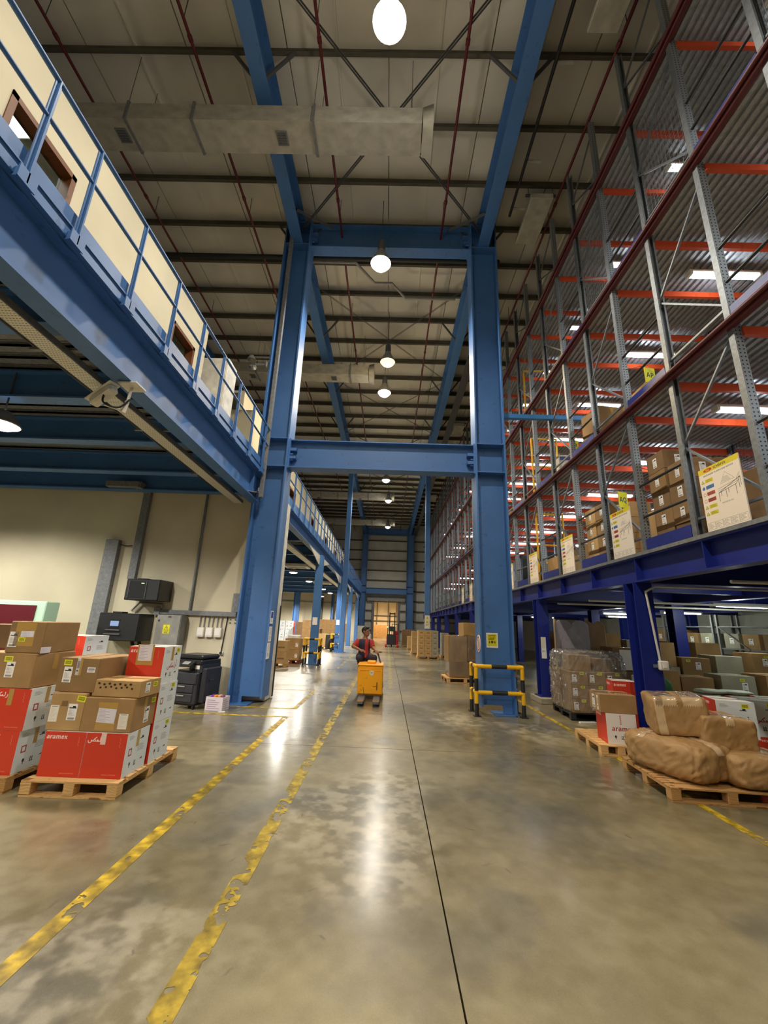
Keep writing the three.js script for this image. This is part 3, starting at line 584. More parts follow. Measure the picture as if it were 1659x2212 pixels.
for (const [i, z] of [-20.5, -29].entries()) { const t = thing('air_unit', ['beige ceiling unit', 'pale ceiling unit'][i] + ' under the mezzanine beyond the portal', 'panel', 'mezzanine ceiling units', -4.6, 4.25, z); part('casing', uvd([chamfer(1.2, 0.16, 0.9, 0.02, 0, 0.08, 0)]), M.white, t); part('grille', uvd([bx(0.9, 0.02, 0.6, 0, -0.005, 0)]), M.grey, t); for (const q of [-0.5, 0.5]) part('hanger', rod(V(q, 0.15, 0), V(q, 0.62, 0), 0.008, 5), M.brace, t); }
// small columns under the far mezzanine
for (const [i, [x, z]] of [[-2.99, -17.7], [-2.99, -25.9], [-3.0, -33.3], [-3.0, -41]].entries()) {
  const t = thing('mezzanine_column', `${ORD[i]} slim blue column under the mezzanine beyond the portal`, 'column', 'mezzanine columns', x, 0, z);
  part('shaft', uvd([span(-0.15, 0.15, 0, 4.45, -0.16, -0.145), span(-0.15, 0.15, 0, 4.45, 0.145, 0.16), span(-0.008, 0.008, 0, 4.45, -0.145, 0.145)]), M.blue, t);
  part('base_plate', uvd([bx(0.42, 0.03, 0.42, 0, 0.016, 0)]), M.blue, t);
  if (i < 2) part('notice', uvd([bx(0.2, 0.3, 0.006, 0, 1.7, 0.165)]), M.paper, t);
}
// end wall and dark columns under the far mezzanine
{ const w = struct('wall_storage', 'cream end wall of the storage area under the mezzanine');
  for (let x = -13.5; x < -3.3; x += 1.28) part('panel', uvd([span(x, Math.min(x + 1.27, -3.25), 0, 4.84, -43.1, -43)]), M.cream, w);
  part('strip', uvd([span(-13.5, -3.25, 3.6, 3.72, -43, -42.93)]), M.grey, w);
  for (const [i, [x, z]] of [[-9.3, -35.5], [-8.9, -41], [-6.7, -42.6], [-5.6, -42.6]].entries()) {
    const t = thing('storage_column', `${['very dark blue', 'dark blue', 'thin brown grey', 'slim dark'][i]} column against the far storage wall`, 'column', 'storage wall columns', x, 0, z);
    const w2 = i < 2 ? 0.28 : 0.12; part('shaft', uvd([span(-w2, w2, 0, 4.45, -0.02, 0.02), span(-w2, -w2 + 0.03, 0, 4.45, -0.2, 0.2), span(w2 - 0.03, w2, 0, 4.45, -0.2, 0.2)]), i === 2 ? M.purlin : M.blue, t);
    part('base_plate', uvd([bx(w2 * 2 + 0.1, 0.02, 0.5, 0, 0.011, 0)]), M.blue, t);
  }
}
// ================= right side: racking mezzanine =================
const RX = 3.9, XB = 12.4, TIER = [2.85, 5.2, 7.75, 10.2];
const colZ = (k) => -2.3 - 4.26 * k, rowN = (k) => -4.06 - 2.13 * k, rowF = (k) => -5.2 - 2.13 * k;
{ // ground-level steel of the racking mezzanine
  for (let k = -1; k < 10; k++) for (const [j, x] of [3.9, 7.3, 10.7].entries()) {
    if (j && k > 5) continue;
    const t = thing('mezzanine_column', `${ORD[k + 1]} royal blue racking column in the ${['front', 'middle', 'rear'][j]} row`, 'column', 'royal blue racking columns', x, 0, colZ(k));
    const py = j === 0 ? 0.13 : 0;
    part('shaft', uvd([span(-0.14, 0.14, py, 2.42, 0.125, 0.14), span(-0.14, 0.14, py, 2.42, -0.14, -0.125), span(-0.006, 0.006, py, 2.42, -0.125, 0.125)]), M.royal, t);
    part('base_plate', uvd([bx(0.4, 0.02, 0.4, 0, py + 0.011, 0)]), M.royal, t);
    if (j === 0) part('plinth', uvd([chamfer(0.55, 0.13, 0.75, 0.01, 0.02, 0.065, 0)]), M.plinth, t);
  }
  const f = thing('rack_girder', 'royal blue front girder of the racking mezzanine', 'beam');
  part('girder', uvd(iBeamZ(-45.5, 7.5, 2.42, 2.8, RX, 0.2)), M.royal, f);
  for (let z = 6.4; z > -45; z -= 1.42) part('stiffener', uvd([span(RX - 0.1, RX - 0.008, 2.445, 2.775, z - 0.006, z + 0.006)]), M.royal, f);
  part('sill', uvd([span(RX - 0.12, RX + 0.06, 2.8, 2.85, -45.5, 7.5)]), M.zincDull, f);
  for (let k = -1; k < 10; k++) {
    const b = thing('cross_girder', `${ORD[k + 1]} royal blue cross girder under the racking mezzanine`, 'beam', 'cross girders');
    part('girder', uvd(iBeamX(RX, XB, 2.42, 2.8, colZ(k), 0.2)), M.royal, b);
    if (k < 5) part('girder', uvd(iBeamX(RX, XB, 2.5, 2.8, colZ(k) - 2.13, 0.14)), M.royal, b);
  }
  for (const [i, x] of [7.3, 10.7].entries()) { const b = thing('cross_girder', ['middle', 'rear'][i] + ' royal blue long girder under the racking mezzanine', 'beam'); part('girder', uvd(iBeamZ(-45.5, 7.5, 2.42, 2.8, x, 0.2)), M.royal, b); }
  const d = thing('rack_floor', 'steel underside of the racking mezzanine floor', 'deck');
  part('board', uvd([span(RX - 0.05, XB, 2.8, 2.85, -45.5, 7.5)]), M.deck, d);
}
// conduits and the switch on the nearest racking column
{ const z = colZ(1) + 0.2;
  solo('conduit_pipe', pipe([V(3.98, 1.28, z), V(3.9, 2.28, z), V(4.05, 2.36, z), V(9.5, 2.36, z)], 0.016, 8), M.white, 'white conduit bending down the nearest royal blue column', 'conduit');
  const s = thing('switch_box', 'square white switch on the nearest royal blue column', 'switch', null, 4.0, 1.17, z + 0.0);
  part('back_strap', uvd([bx(0.25, 0.045, 0.012, 0, 0.05, 0)]), M.zinc, s); part('body', uvd([chamfer(0.13, 0.13, 0.06, 0.012, 0, 0.06, 0.03)]), M.white, s); part('rocker', uvd([bx(0.05, 0.06, 0.012, 0, 0.06, 0.063)]), M.paper, s);
  for (const [i, [y, zz]] of [[2.3, -5.0], [2.28, -8.6], [2.3, -10.2]].entries()) solo('sprinkler_pipe', pipe([V(4.1, y, zz), V(12, y, zz)], 0.022, 8), M.white, `${ORD[i]} pale pipe under the racking mezzanine`, 'pipe', 'pale pipes under the racking'); }
// ---------- decks above ----------
for (const [i, y] of [TIER[1], TIER[2], TIER[3]].entries()) {
  const t = thing('rack_deck', `${['lowest', 'middle', 'top'][i]} ribbed steel walkway deck in the racking`, 'deck', 'racking decks');
  const l = [], p = 0.11; for (let x = RX + 0.06; x < XB - 0.1; x += p) l.push(span(x, x + p * 0.45, -0.03, -0.024, -45.4, 7.4), span(x + p * 0.45, x + p, 0.006, 0.012, -45.4, 7.4), span(x + p * 0.43, x + p * 0.47, -0.03, 0.012, -45.4, 7.4), span(x + p * 0.97, x + p * 1.01, -0.03, 0.012, -45.4, 7.4));
  const m = part('ribbed_sheet', uvd(l), M.deck, t); m.position.y = y;
  part('board', uvd([span(RX + 0.06, XB, y + 0.014, y + 0.03, -45.4, 7.4)]), M.plinth, t);
  const e = thing('edge_rail', `${['lowest', 'middle', 'top'][i]} maroon edge beam along the racking face`, 'beam', 'maroon edge beams');
  part('beam', uvd([chamfer(0.09, 0.13, 53, 0.012, RX - 0.02, y - 0.02, -19)]), M.maroon, e);
  part('tube', rod(V(RX - 0.09, y - 0.02, 7.4), V(RX - 0.09, y - 0.02, -45.4), 0.03, 8), M.maroon, e);
}
// ---------- shelving rows ----------
const perfTex = canvasTex(64, 128, (g) => { g.fillStyle = '#d6d9db'; g.fillRect(0, 0, 64, 128); g.fillStyle = '#2a2c2e'; for (const y of [12, 76]) { for (const x of [10, 44]) { g.fillRect(x, y, 11, 22); } g.fillRect(29, y + 26, 6, 10); } });
perfTex.wrapS = perfTex.wrapT = THREE.RepeatWrapping; perfTex.repeat.set(10, 10);
M.perf = mat({ map: perfTex, color: 0xa8acae, roughness: 0.42, metalness: 0.45 });
const PH = 12.0 - TIER[0];
const postWeb = uvd([span(-0.05, 0.05, 0, PH, -0.003, 0.003)]), postSide = uvd([span(-0.05, -0.046, 0, PH, -0.075, 0), span(0.046, 0.05, 0, PH, -0.075, 0), span(-0.05, -0.025, 0, PH, -0.078, -0.075), span(0.025, 0.05, 0, PH, -0.078, -0.075)]);
const braceG = {};
const D = 1.14;
const beamG = uvd([span(0, 2.45, -0.06, 0.06, -0.025, 0.02), span(0, 2.45, -0.06, -0.04, 0.02, 0.03)]);
const meshG = (() => { const l = []; for (let z = 0; z <= D - 0.08; z += 0.07) l.push(bx(0.004, 2.2, 0.004, 0, 1.15, -0.04 - z)); for (let y = 0.05; y <= 2.26; y += 0.07) l.push(bx(0.004, 0.004, D - 0.08, 0, y, -D / 2)); return join(l); })();
for (let k = -2; k < 19; k++) {
  const near = k <= 6, t = thing('shelving_row', `${ORD[k + 2]} row of tall galvanised shelving above the racking mezzanine`, 'shelving', 'shelving rows', RX + 0.04, TIER[0], rowN(k));
  const frames = near ? [0, 2.5, 5.0] : [0, 2.5];
  for (const fx of frames) for (const s of [0, 1]) {
    const p = part('post', postWeb, M.perf, t); p.position.set(fx, 0, s ? -D : 0);
    const q = part('post_side', postSide, M.zinc, p); if (s) q.rotation.y = Math.PI;
    if (near && fx === 0) part('foot_plate', uvd([bx(0.14, 0.01, 0.12, 0, 0.006, s ? 0.03 : -0.03)]), M.zincDull, p);
  }
  // lattice of the aisle-facing frame
  for (let i = 0; i < 4; i++) {
    const y0 = TIER[i] - TIER[0] + 0.25, hs = i === 3 ? 1.3 : 2.0;
    const key = i === 3 ? 'b' : 'a';
    braceG[key] ??= [bar(V(0, 0, -0.05), V(0, 0, -D + 0.05), 0.035, 0.03), bar(V(0, 0.03, -0.05), V(0, hs / 2, -D + 0.05), 0.03, 0.025), bar(V(0, hs / 2 + 0.04, -D + 0.05), V(0, hs, -0.05), 0.03, 0.025)].map(flat);
    braceG[key].forEach((g) => { part('brace', g, M.zinc, t).position.set(0, y0, 0); });
  }
  // cross-aisle beams under each deck and mid-height shelves
  for (let i = 1; i < 4; i++) for (const s of [0, 1]) for (let f = 0; f < (near ? 2 : 1); f++) {
    const b = part('beam', beamG, M.orange, t); b.position.set(0.05 + f * 2.5, TIER[i] - TIER[0] - 0.13, s ? -D : 0); if (s) b.scale.z = -1;
  }
  if (near) for (let i = 0; i < 3; i++) {
    const y = TIER[i] - TIER[0] + 1.05;
    for (const s of [0, 1]) { const b = part('shelf_beam', beamG, M.orange, t); b.position.set(2.55, y, s ? -D : 0); b.scale.set(1, 0.7, s ? -1 : 1); }
    part('shelf_panel', uvd([bx(2.4, 0.02, D - 0.06, 3.75, y + 0.055, -D / 2)]), M.zincDull, t);
  }
  if (k <= 3) for (const i of [0, 1, 2]) { const m = part('wire_mesh', meshG, M.black, t, 'black wire mesh on the frame'); m.position.set(2.42, TIER[i] - TIER[0] + 0.05, 0); m.userData.kind = 'stuff'; }
  if (k <= 1) { const m = part('wire_mesh', meshG, M.zincDull, t); m.position.set(0.03, TIER[2] - TIER[0] + 0.05, 0); m.userData.kind = 'stuff'; }
  // guard rails and toe boards across the cross aisle in front of this row's far side
  if (k < 14) for (let i = 0; i < 3; i++) {
    const g = thing('guard_rail', `dark guard rail of the ${ORD[k + 2]} cross aisle on the ${['lower', 'middle', 'upper'][i]} walkway`, 'rail', 'cross aisle guard rails', RX, TIER[i], rowF(k) - 0.02);
    for (const y of [0.55, 1.05]) part('rail', rod(V(0.02, y, 0), V(0.02, y, -0.95), 0.02, 8), M.blackSat, g);
    part('toe_board', uvd([bx(0.015, 0.16, 0.95, 0, 0.12, -0.475)]), M.royal, g);
  }
}
// ---------- fluorescent battens ----------
const tubeGlow = glow(COOL, 14);
function batten(label, x, y, z, L, k, lit = true, drop = 0.18, tint = COOL) {
  const t = thing('fluorescent_light', label, 'lamp', 'fluorescent battens', x, y, z);
  part('body', uvd([chamfer(L, 0.05, 0.14, 0.01, 0, 0.06, 0)]), M.white, t);
  for (const s of [-1, 1]) part('tube', rod(V(-L / 2 + 0.05, 0.012, s * 0.04), V(L / 2 - 0.05, 0.012, s * 0.04), 0.017, 8), tubeGlow, t);
  for (const s of [-1, 1]) part('end_cap', uvd([chamfer(0.05, 0.06, 0.14, 0.008, s * (L / 2 - 0.025), 0.015, 0)]), M.white, t);
  part('hanger', [rod(V(-L * 0.3, 0.08, 0), V(-L * 0.3, drop, 0), 0.005, 5), rod(V(L * 0.3, 0.08, 0), V(L * 0.3, drop, 0), 0.005, 5)], M.brace, t);
  if (lit) { const l = new THREE.RectAreaLight(new THREE.Color().setRGB(...tint), k, L, 0.12); l.position.y = -0.03; l.rotation.x = -Math.PI / 2; l.name = 'tube_light'; t.add(l); const b = new THREE.PointLight(new THREE.Color().setRGB(...tint), k * 0.2, 0, 2); b.position.y = -0.07; b.castShadow = true; b.shadow.radius = 3; b.name = 'tube_spill'; t.add(b); }
}
for (let j = -2; j < 16; j++) for (let i = 1; i < 4; i++) {
  if (j > 7 && (j + i) % 2) continue;
  const z = (rowF(j) + rowN(j + 1)) / 2, y = TIER[i] - 0.21;
  batten(`batten light nearer the edge of the ${ORD[j + 2]} cross aisle, under the ${['', 'lowest', 'middle', 'top'][i]} deck`, 5.5, y, z, 1.2, (j > 7 ? TUBE * 1.4 : TUBE) * (i === 3 ? 0.6 : 1));
  if (j < 6) batten(`batten light deeper in the ${ORD[j + 2]} cross aisle, under the ${['', 'lowest', 'middle', 'top'][i]} deck`, 8.0, y, z, 1.2, TUBE * (i === 3 ? 0.5 : 0.9));
}
for (const [i, [x, z]] of [[7.7, -9.3], [7.0, -7.0], [8.9, -12.9], [9.6, -17.5], [8.0, -22], [8.1, -14.9]].entries()) batten(`${ORD[i]} batten light under the racking mezzanine at ground level`, x, 2.3, z, 1.2, TUBE * 1.7, true, 0.51, [0.93, 1, 0.82]);
// ---------- signs and posters on the racking ----------
const signTex = (txt) => canvasTex(128, 160, (g, w, h) => { g.fillStyle = '#f2f21a'; g.fillRect(0, 0, w, h); g.fillStyle = '#1c2230'; g.font = 'bold 72px sans-serif'; g.textAlign = 'center'; g.fillText(txt, w / 2, 104); });
function sideSign(txt, label, x, y, z, w, h, turn) {
  const t = thing('aisle_sign', label, 'sign', 'yellow aisle signs', x, y, z, turn); t.updateMatrixWorld(true);
  part('plate', uvd([bx(w, h, 0.008, 0, 0, 0)]), M.yellowPaint, t);
  part('print', new THREE.PlaneGeometry(w, h).translate(0, 0, 0.006), mat({ map: signTex(txt), roughness: 0.5 }), t);
  part('hook', [rod(V(0, h / 2, 0), V(0, h / 2 + 0.06, 0), 0.004, 5)], M.zincDull, t); { const q = V(0, h / 2 + 0.06, 0), k = Math.round((-4.06 - z) / 2.13), e = t.worldToLocal(V(RX + 0.04, y + h / 2 + 0.06, rowN(k)).clone()); part('arm', rod(q, e, 0.006, 6), M.zincDull, t); }
}
sideSign('AP', 'yellow sign lettered AP on the middle walkway', 4.25, 5.83, -6.05, 0.2, 0.28, 0.2);
sideSign('AO', 'yellow sign half hidden by a post on the middle walkway', 4.33, 6.0, -4.5, 0.16, 0.3, 0.5);
sideSign('AR', 'yellow sign lettered AR farther along the middle walkway', 4.1, 5.72, -8.6, 0.2, 0.26, 0.2);
sideSign('AQ', 'yellow sign lettered AQ above the boxes on the lower walkway', 4.25, 4.02, -7.25, 0.22, 0.3, 0.35);
sideSign('AN', 'yellow sign by the mesh at the photo edge on the lower walkway', 4.45, 4.55, -4.6, 0.17, 0.3, 0.4);
sideSign('A', 'yellow card above the stacked boxes on the lower walkway', 4.7, 4.1, -6.5, 0.3, 0.14, 0.2);
const posterTex = canvasTex(512, 700, (g, w, h) => {
  g.fillStyle = '#e9dccb'; g.fillRect(0, 0, w, h); g.fillStyle = '#d8c41e'; g.fillRect(0, 0, w, 62);
  g.fillStyle = '#b2321c'; g.beginPath(); g.ellipse(128, 33, 58, 19, 0, 0, 7); g.fill();
  g.font = 'bold 30px sans-serif'; g.fillStyle = '#e6c81e'; g.fillText('SSI', 102, 44);
  g.fillStyle = '#222'; g.font = 'bold 38px sans-serif'; g.fillText('SCHÄFER', 200, 47);
  g.font = 'bold 24px sans-serif'; g.fillStyle = '#444'; g.fillText('MEZZANINE FLOOR LOAD NOTICE', 60, 96);
  ['#cfc41a', '#3f70b0', '#a8403a', '#9a302e', '#cfc41a', '#cfc41a'].forEach((c, i) => {
    const y = 150 + i * 72; g.fillStyle = c; g.fillRect(72, y - 20, 104, 40); g.fillStyle = 'rgba(60,50,40,.75)'; for (let q = 0; q < 3; q++) g.fillRect(82, y - 11 + q * 10, 60 + q * 12, 3);
    g.beginPath(); if (i === 0 || i > 3) { g.moveTo(40, y - 18); g.lineTo(20, y + 16); g.lineTo(60, y + 16); g.closePath(); g.fillStyle = '#cfc41a'; g.fill(); g.strokeStyle = '#444'; g.lineWidth = 3; g.stroke(); } else { g.arc(40, y, 17, 0, 7); g.fillStyle = i === 1 ? '#3f70b0' : '#e9dccb'; g.fill(); g.strokeStyle = i === 1 ? '#3f70b0' : '#a33'; g.lineWidth = 4; g.stroke(); }
  });
  g.strokeStyle = '#44423f'; g.lineWidth = 5; g.beginPath();
  const P = [[215, 330], [440, 300], [490, 240], [215, 330]]; P.forEach(([x, y], i) => i ? g.lineTo(x, y) : g.moveTo(x, y)); g.stroke();
  for (const [x, y, l] of [[220, 330, 90], [250, 328, 45], [310, 320, 80], [340, 316, 45], [430, 304, 100], [470, 270, 80], [490, 240, 90]]) { g.beginPath(); g.moveTo(x, y); g.lineTo(x, y + l); g.stroke(); }
  for (const dy of [22, 44]) { g.lineWidth = 3; g.beginPath(); g.moveTo(215, 330 - dy); g.lineTo(440, 300 - dy); g.lineTo(490, 240 - dy); g.stroke(); }
  g.lineWidth = 2; g.beginPath(); g.moveTo(330, 130); g.lineTo(260, 240); g.lineTo(430, 232); g.closePath(); g.stroke(); g.fillStyle = '#777'; for (let q = 0; q < 5; q++) g.fillRect(300 - q * 6, 180 + q * 11, 60 + q * 12, 3);
  g.fillStyle = '#555'; g.font = '20px sans-serif'; g.fillText('MAXIMUM UDL', 240, 450);
  g.strokeStyle = '#555'; g.lineWidth = 2; for (let q = 0; q < 5; q++) { g.strokeRect(14 + q * 98, 610, 92, 76); g.fillStyle = '#666'; for (let r = 0; r < 5; r++) g.fillRect(20 + q * 98, 622 + r * 12, 40 + ((q * 7 + r * 13) % 40), 3); }
});
for (let k = 0; k < 9; k++) {
  const t = thing('notice_board', `${ORD[k]} cream load notice on the racking, counted from the photo edge`, 'notice', 'load notices', RX - 0.05, 2.87, (rowN(k) + rowF(k)) / 2 + 0.05);
  part('board', uvd([bx(0.012, 0.78, 0.6, 0, 0.39, 0)]), M.paper, t);
  const p = new THREE.PlaneGeometry(0.6, 0.78); p.rotateY(-Math.PI / 2); p.translate(-0.0075, 0.39, 0);
  part('print', p, mat({ map: posterTex, roughness: 0.7 }), t);
}
// yellow gate frames at the farther cross aisles and the pale blue tie
for (const [i, [z, y]] of [[-11.9, TIER[0]], [-11.9, TIER[1]], [-12.2, TIER[2]]].entries()) {
  const t = thing('safety_gate', `yellow tube gate on the ${['lower', 'middle', 'upper'][i]} walkway beside the portal column`, 'gate', 'yellow gates', 4.15, y + 0.02, z);
  part('frame', pipe([V(0, 0, 0.5), V(0, 2.0, 0.5), V(0.75, 2.0, 0.5), V(0.75, 0, 0.5)], 0.03, 8), M.yellow, t);
  for (const q of [0.6, 1.1]) part('bar', rod(V(0, q, 0.5), V(0.75, q, 0.5), 0.02, 8), M.yellow, t);
}
solo('tie_strut', uvd([chamfer(2.3, 0.12, 0.1, 0.01, 3.8, 6.78, -9.3)]), mat({ color: 0x3f86c8, map: paintWear, roughness: 0.45 }), 'pale blue strut between portal column and racking', 'strut');
// ================= cartons, pallets and their print =================
const X = {};   // shared textures of labels
X.ship = mat({ roughness: 0.6, map: canvasTex(128, 200, (g, w, h) => { g.fillStyle = '#ece8e4'; g.fillRect(0, 0, w, h); g.fillStyle = '#1c1c1c'; g.fillRect(14, 44, 100, 12); g.fillRect(62, 26, 42, 18); g.fillStyle = '#8a8680'; for (let i = 0; i < 9; i++) g.fillRect(16, 74 + i * 9, 30 + (i * 37) % 66, 3); g.fillStyle = '#444'; for (let i = 0; i < 30; i++) g.fillRect(18 + i * 3, 166, (i * 7) % 3 + 1, 24); }) });
X.yel = mat({ roughness: 0.55, map: canvasTex(128, 80, (g, w, h) => { g.fillStyle = '#e2e01c'; g.fillRect(0, 0, w, h); g.fillStyle = '#6a6c14'; g.fillRect(18, 16, 92, 44); g.fillStyle = '#c9c81c'; for (let i = 0; i < 5; i++) g.fillRect(24 + i * 17, 24, 10, 28); }) });
X.sheet = mat({ roughness: 0.7, map: canvasTex(200, 150, (g, w, h) => { g.fillStyle = '#ded8e2'; g.fillRect(0, 0, w, h); g.fillStyle = '#8d8796'; for (let i = 0; i < 9; i++) { g.fillRect(14, 18 + i * 14, 60 + (i * 53) % 100, 3); } g.strokeStyle = '#a09aa8'; g.strokeRect(8, 10, w - 16, h - 20); }) });
X.barcode = mat({ roughness: 0.6, map: canvasTex(128, 72, (g, w, h) => { g.fillStyle = '#e8e4e6'; g.fillRect(0, 0, w, h); g.fillStyle = '#4a4650'; for (let i = 0; i < 34; i++) g.fillRect(14 + i * 3, 14, (i * 5) % 3 + 0.6, 30); g.fillRect(20, 52, 80, 5); }) });
X.list = mat({ roughness: 0.6, map: canvasTex(110, 200, (g, w, h) => { g.fillStyle = '#e6dfd2'; g.fillRect(0, 0, w, h); g.fillStyle = '#555'; g.fillRect(18, 12, 74, 6); g.fillStyle = '#b5ad9f'; for (let i = 0; i < 12; i++) g.fillRect(14, 34 + i * 13, 30 + (i * 41) % 52, 2); }) });
// stickers are thin plates on a face of a carton
function stick(p, name, face, u, v, w, h, m, W, H, D, tilt = 0, lift = 0.001) {
  const g = new THREE.PlaneGeometry(w, h); if (tilt) g.rotateZ(tilt);
  if (face === 'f') g.translate((u - 0.5) * W, v * H, D / 2 + lift);
  if (face === 'r') { g.rotateY(Math.PI / 2); g.translate(W / 2 + lift, v * H, (0.5 - u) * D); }
  if (face === 'l') { g.rotateY(-Math.PI / 2); g.translate(-W / 2 - lift, v * H, (u - 0.5) * D); }
  if (face === 't') { g.rotateX(-Math.PI / 2); g.translate((u - 0.5) * W, H + lift, (0.5 - v) * D); }
  return part(name, g, m, p);
}
const cartonG = {};
function carton(label, w, h, d, x, y, z, turn, m, o = {}) {
  const t = thing(o.name ?? 'carton', label, 'box', o.group, x, y, z, turn);
  const key = [w, h, d].map((q) => q.toFixed(2)).join('_');
  cartonG[key] ??= chamfer(w, h, d, 0.006, 0, h / 2, 0);
  part('body', cartonG[key], m, t);
  if (o.tape !== 0) stick(t, 'tape', 't', 0.5, 0.5, o.cross ? 0.06 : w * 0.99, o.cross ? d * 0.99 : 0.06, M.tape, w, h, d);
  if (o.tape !== 0 && o.tapeDown) stick(t, 'tape', o.cross ? 'f' : 'r', 0.5, 1 - 0.09 / h, 0.06, 0.16, M.tape, w, h, d);
  for (const [name, face, u, v, ww, hh, mm, ti, li] of o.marks ?? []) stick(t, name, face, u, v, ww, hh, mm, w, h, d, ti, li);
  return t;
}
// courier boxes: red faces front and back, white faces on the sides
function arabic(g, x, y, s, col) {      // the courier's name in Arabic, drawn right to left as strokes
  g.save(); g.translate(x, y); g.scale(s, s); g.strokeStyle = col; g.fillStyle = col; g.lineWidth = 9; g.lineCap = 'round'; g.lineJoin = 'round';
  const path = (p) => { g.beginPath(); g.moveTo(p[0], p[1]); for (let i = 2; i < p.length; i += 4) g.quadraticCurveTo(p[i], p[i + 1], p[i + 2], p[i + 3]); g.stroke(); };
  path([196, -44, 196, -20, 196, 0]);                                  // alef
  path([196, -58, 190, -62, 196, -66]);                                // hamza
  path([180, -16, 184, 14, 160, 20]);                                  // ra
  path([150, -44, 150, -10, 148, 0, 136, 4, 128, 0]);                  // alef joined back
  path([128, 0, 118, -22, 110, -6, 112, 6, 128, 0]);                   // meem
  path([110, 0, 98, 2, 90, 0, 92, -16, 74, -20, 86, -34, 104, -44]);   // kaf
  path([90, 0, 76, 2, 66, 0, 64, -14, 62, -12, 62, 0, 52, 2, 46, 0, 44, -10, 42, -12, 42, 2]);   // seen
  path([42, 0, 40, 22, 20, 20, 4, 18, 6, -4]);
  g.restore();
}
const wordmark = (g, x, y, s, col) => { g.fillStyle = col; g.font = `bold ${s}px sans-serif`; g.textAlign = 'left'; g.fillText('aramex', x, y); };
const redFace = (v) => mat({ roughness: 0.45, map: canvasTex(400, 400, (g, w, h) => {
  g.fillStyle = '#cf3a20'; g.fillRect(0, 0, w, h);
  if (v === 0) wordmark(g, 16, 66, 56, '#f3ded8'); else arabic(g, 18, 74, 0.82, '#f3ded8');
  g.fillStyle = 'rgba(240,190,180,.55)'; for (let i = 0; i < 6; i++) g.fillRect(330 + (i % 2) * 6, 40 + i * 15, 5, 12); g.font = 'bold 15px sans-serif'; g.fillText('delivery unlimited', 210, 372);
}) });
const whiteFace = (v) => mat({ roughness: 0.5, map: canvasTex(400, 400, (g, w, h) => {
  g.fillStyle = v === 2 ? '#e9e2da' : '#dfe6e8'; g.fillRect(0, 0, w, h);
  if (v === 2) wordmark(g, 66, 226, 84, '#a8302a'); else if (v === 3) arabic(g, 110, 232, 1.05, '#a8302a'); else { g.strokeStyle = '#a23a38'; g.lineWidth = 12; g.strokeRect(66, 160, 44, 56); g.fillStyle = '#8a8f94'; for (let i = 0; i < 5; i++) g.fillRect(210, 150 + i * 14, 90 + (i * 31) % 50, 5); }
  g.fillStyle = '#22252a'; g.beginPath(); g.ellipse(110, 300, 13, 17, 0, 0, 7); g.fill(); g.fillRect(106, 314, 8, 20); g.fillRect(186, 286, 9, 44); g.fillRect(206, 286, 9, 44); g.fillRect(180, 326, 44, 6); g.beginPath(); g.moveTo(280, 300); g.lineTo(330, 286); g.lineTo(330, 306); g.fill();
  if (v !== 2) { g.fillRect(240, 92, 70, 9); g.fillRect(268, 76, 32, 16); g.fillStyle = '#6d7276'; for (let i = 0; i < 4; i++) g.fillRect(40, 36 + i * 10, 60 + (i * 17) % 40, 3); }
}) });
const F = { r0: redFace(0), r1: redFace(1), w0: whiteFace(0), w2: whiteFace(2), w3: whiteFace(3), top: mat({ color: 0xe4ddd4, map: cardMap, roughness: 0.7 }) };
function courierBox(label, w, h, d, x, y, z, turn, o = {}) {
  const t = thing('courier_box', label, 'box', o.group ?? 'courier boxes', x, y, z, turn);
  const f = o.faces ?? ['w0', 'w0', 'top', 'top', 'r0', 'r0'];
  part('body', new THREE.BoxGeometry(w, h, d).translate(0, h / 2, 0), f.map((k) => F[k]), t);
  stick(t, 'tape', 't', 0.5, 0.5, w * 0.98, 0.06, M.tape, w, h, d);
  if (o.tapeDown) for (const q of o.tapeDown) stick(t, 'tape', q, 0.5, 1 - 0.08 / h, 0.05, 0.15, M.tape, w, h, d);
  for (const [name, face, u, v, ww, hh, mm, ti, li] of o.marks ?? []) stick(t, name, face, u, v, ww, hh, mm, w, h, d, ti, li);
  return t;
}
// wooden pallet: deck boards, stringer boards, nine blocks, bottom boards
function pallet(label, w, d, x, z, turn, m = M.wood, base = 0, simple = false) {
  const t = thing('pallet', label, 'pallet', 'wooden pallets', x, base, z, turn);
  const n = 7, bw = d / n * 0.82;
  for (let i = 0; i < n; i++) part('deck_board', uvd([chamfer(w, 0.02, bw, 0.003, 0, 0.13, -d / 2 + bw / 2 + i * (d - bw) / (n - 1))]), m, t);
  for (const s of [-1, 0, 1]) {
    part('stringer', uvd([bx(0.1, 0.02, d, s * (w / 2 - 0.05), 0.11, 0)]), m, t);
    part('bottom_board', uvd([bx(w * 0.99, 0.018, 0.1, 0, 0.01, s * (d / 2 - 0.05))]), m, t);
    if (!simple) for (const q of [-1, 0, 1]) part('block', uvd([chamfer(0.1, 0.08, 0.1, 0.004, s * (w / 2 - 0.05), 0.06, q * (d / 2 - 0.05))]), m, t);
    else part('block', uvd([bx(0.1, 0.08, d * 0.98, s * (w / 2 - 0.05), 0.06, 0)]), m, t);
  }
}
const CM = [M.card, M.card2, M.card3, M.card4];
const lab = (f = 'f', u = 0.3, v = 0.55, s = 1) => ['shipping_label', f, u, v, 0.1 * s, 0.16 * s, X.ship];
const ysl = (f = 'f', u = 0.8, v = 0.85) => ['yellow_sticker', f, u, v, 0.08, 0.05, X.yel];

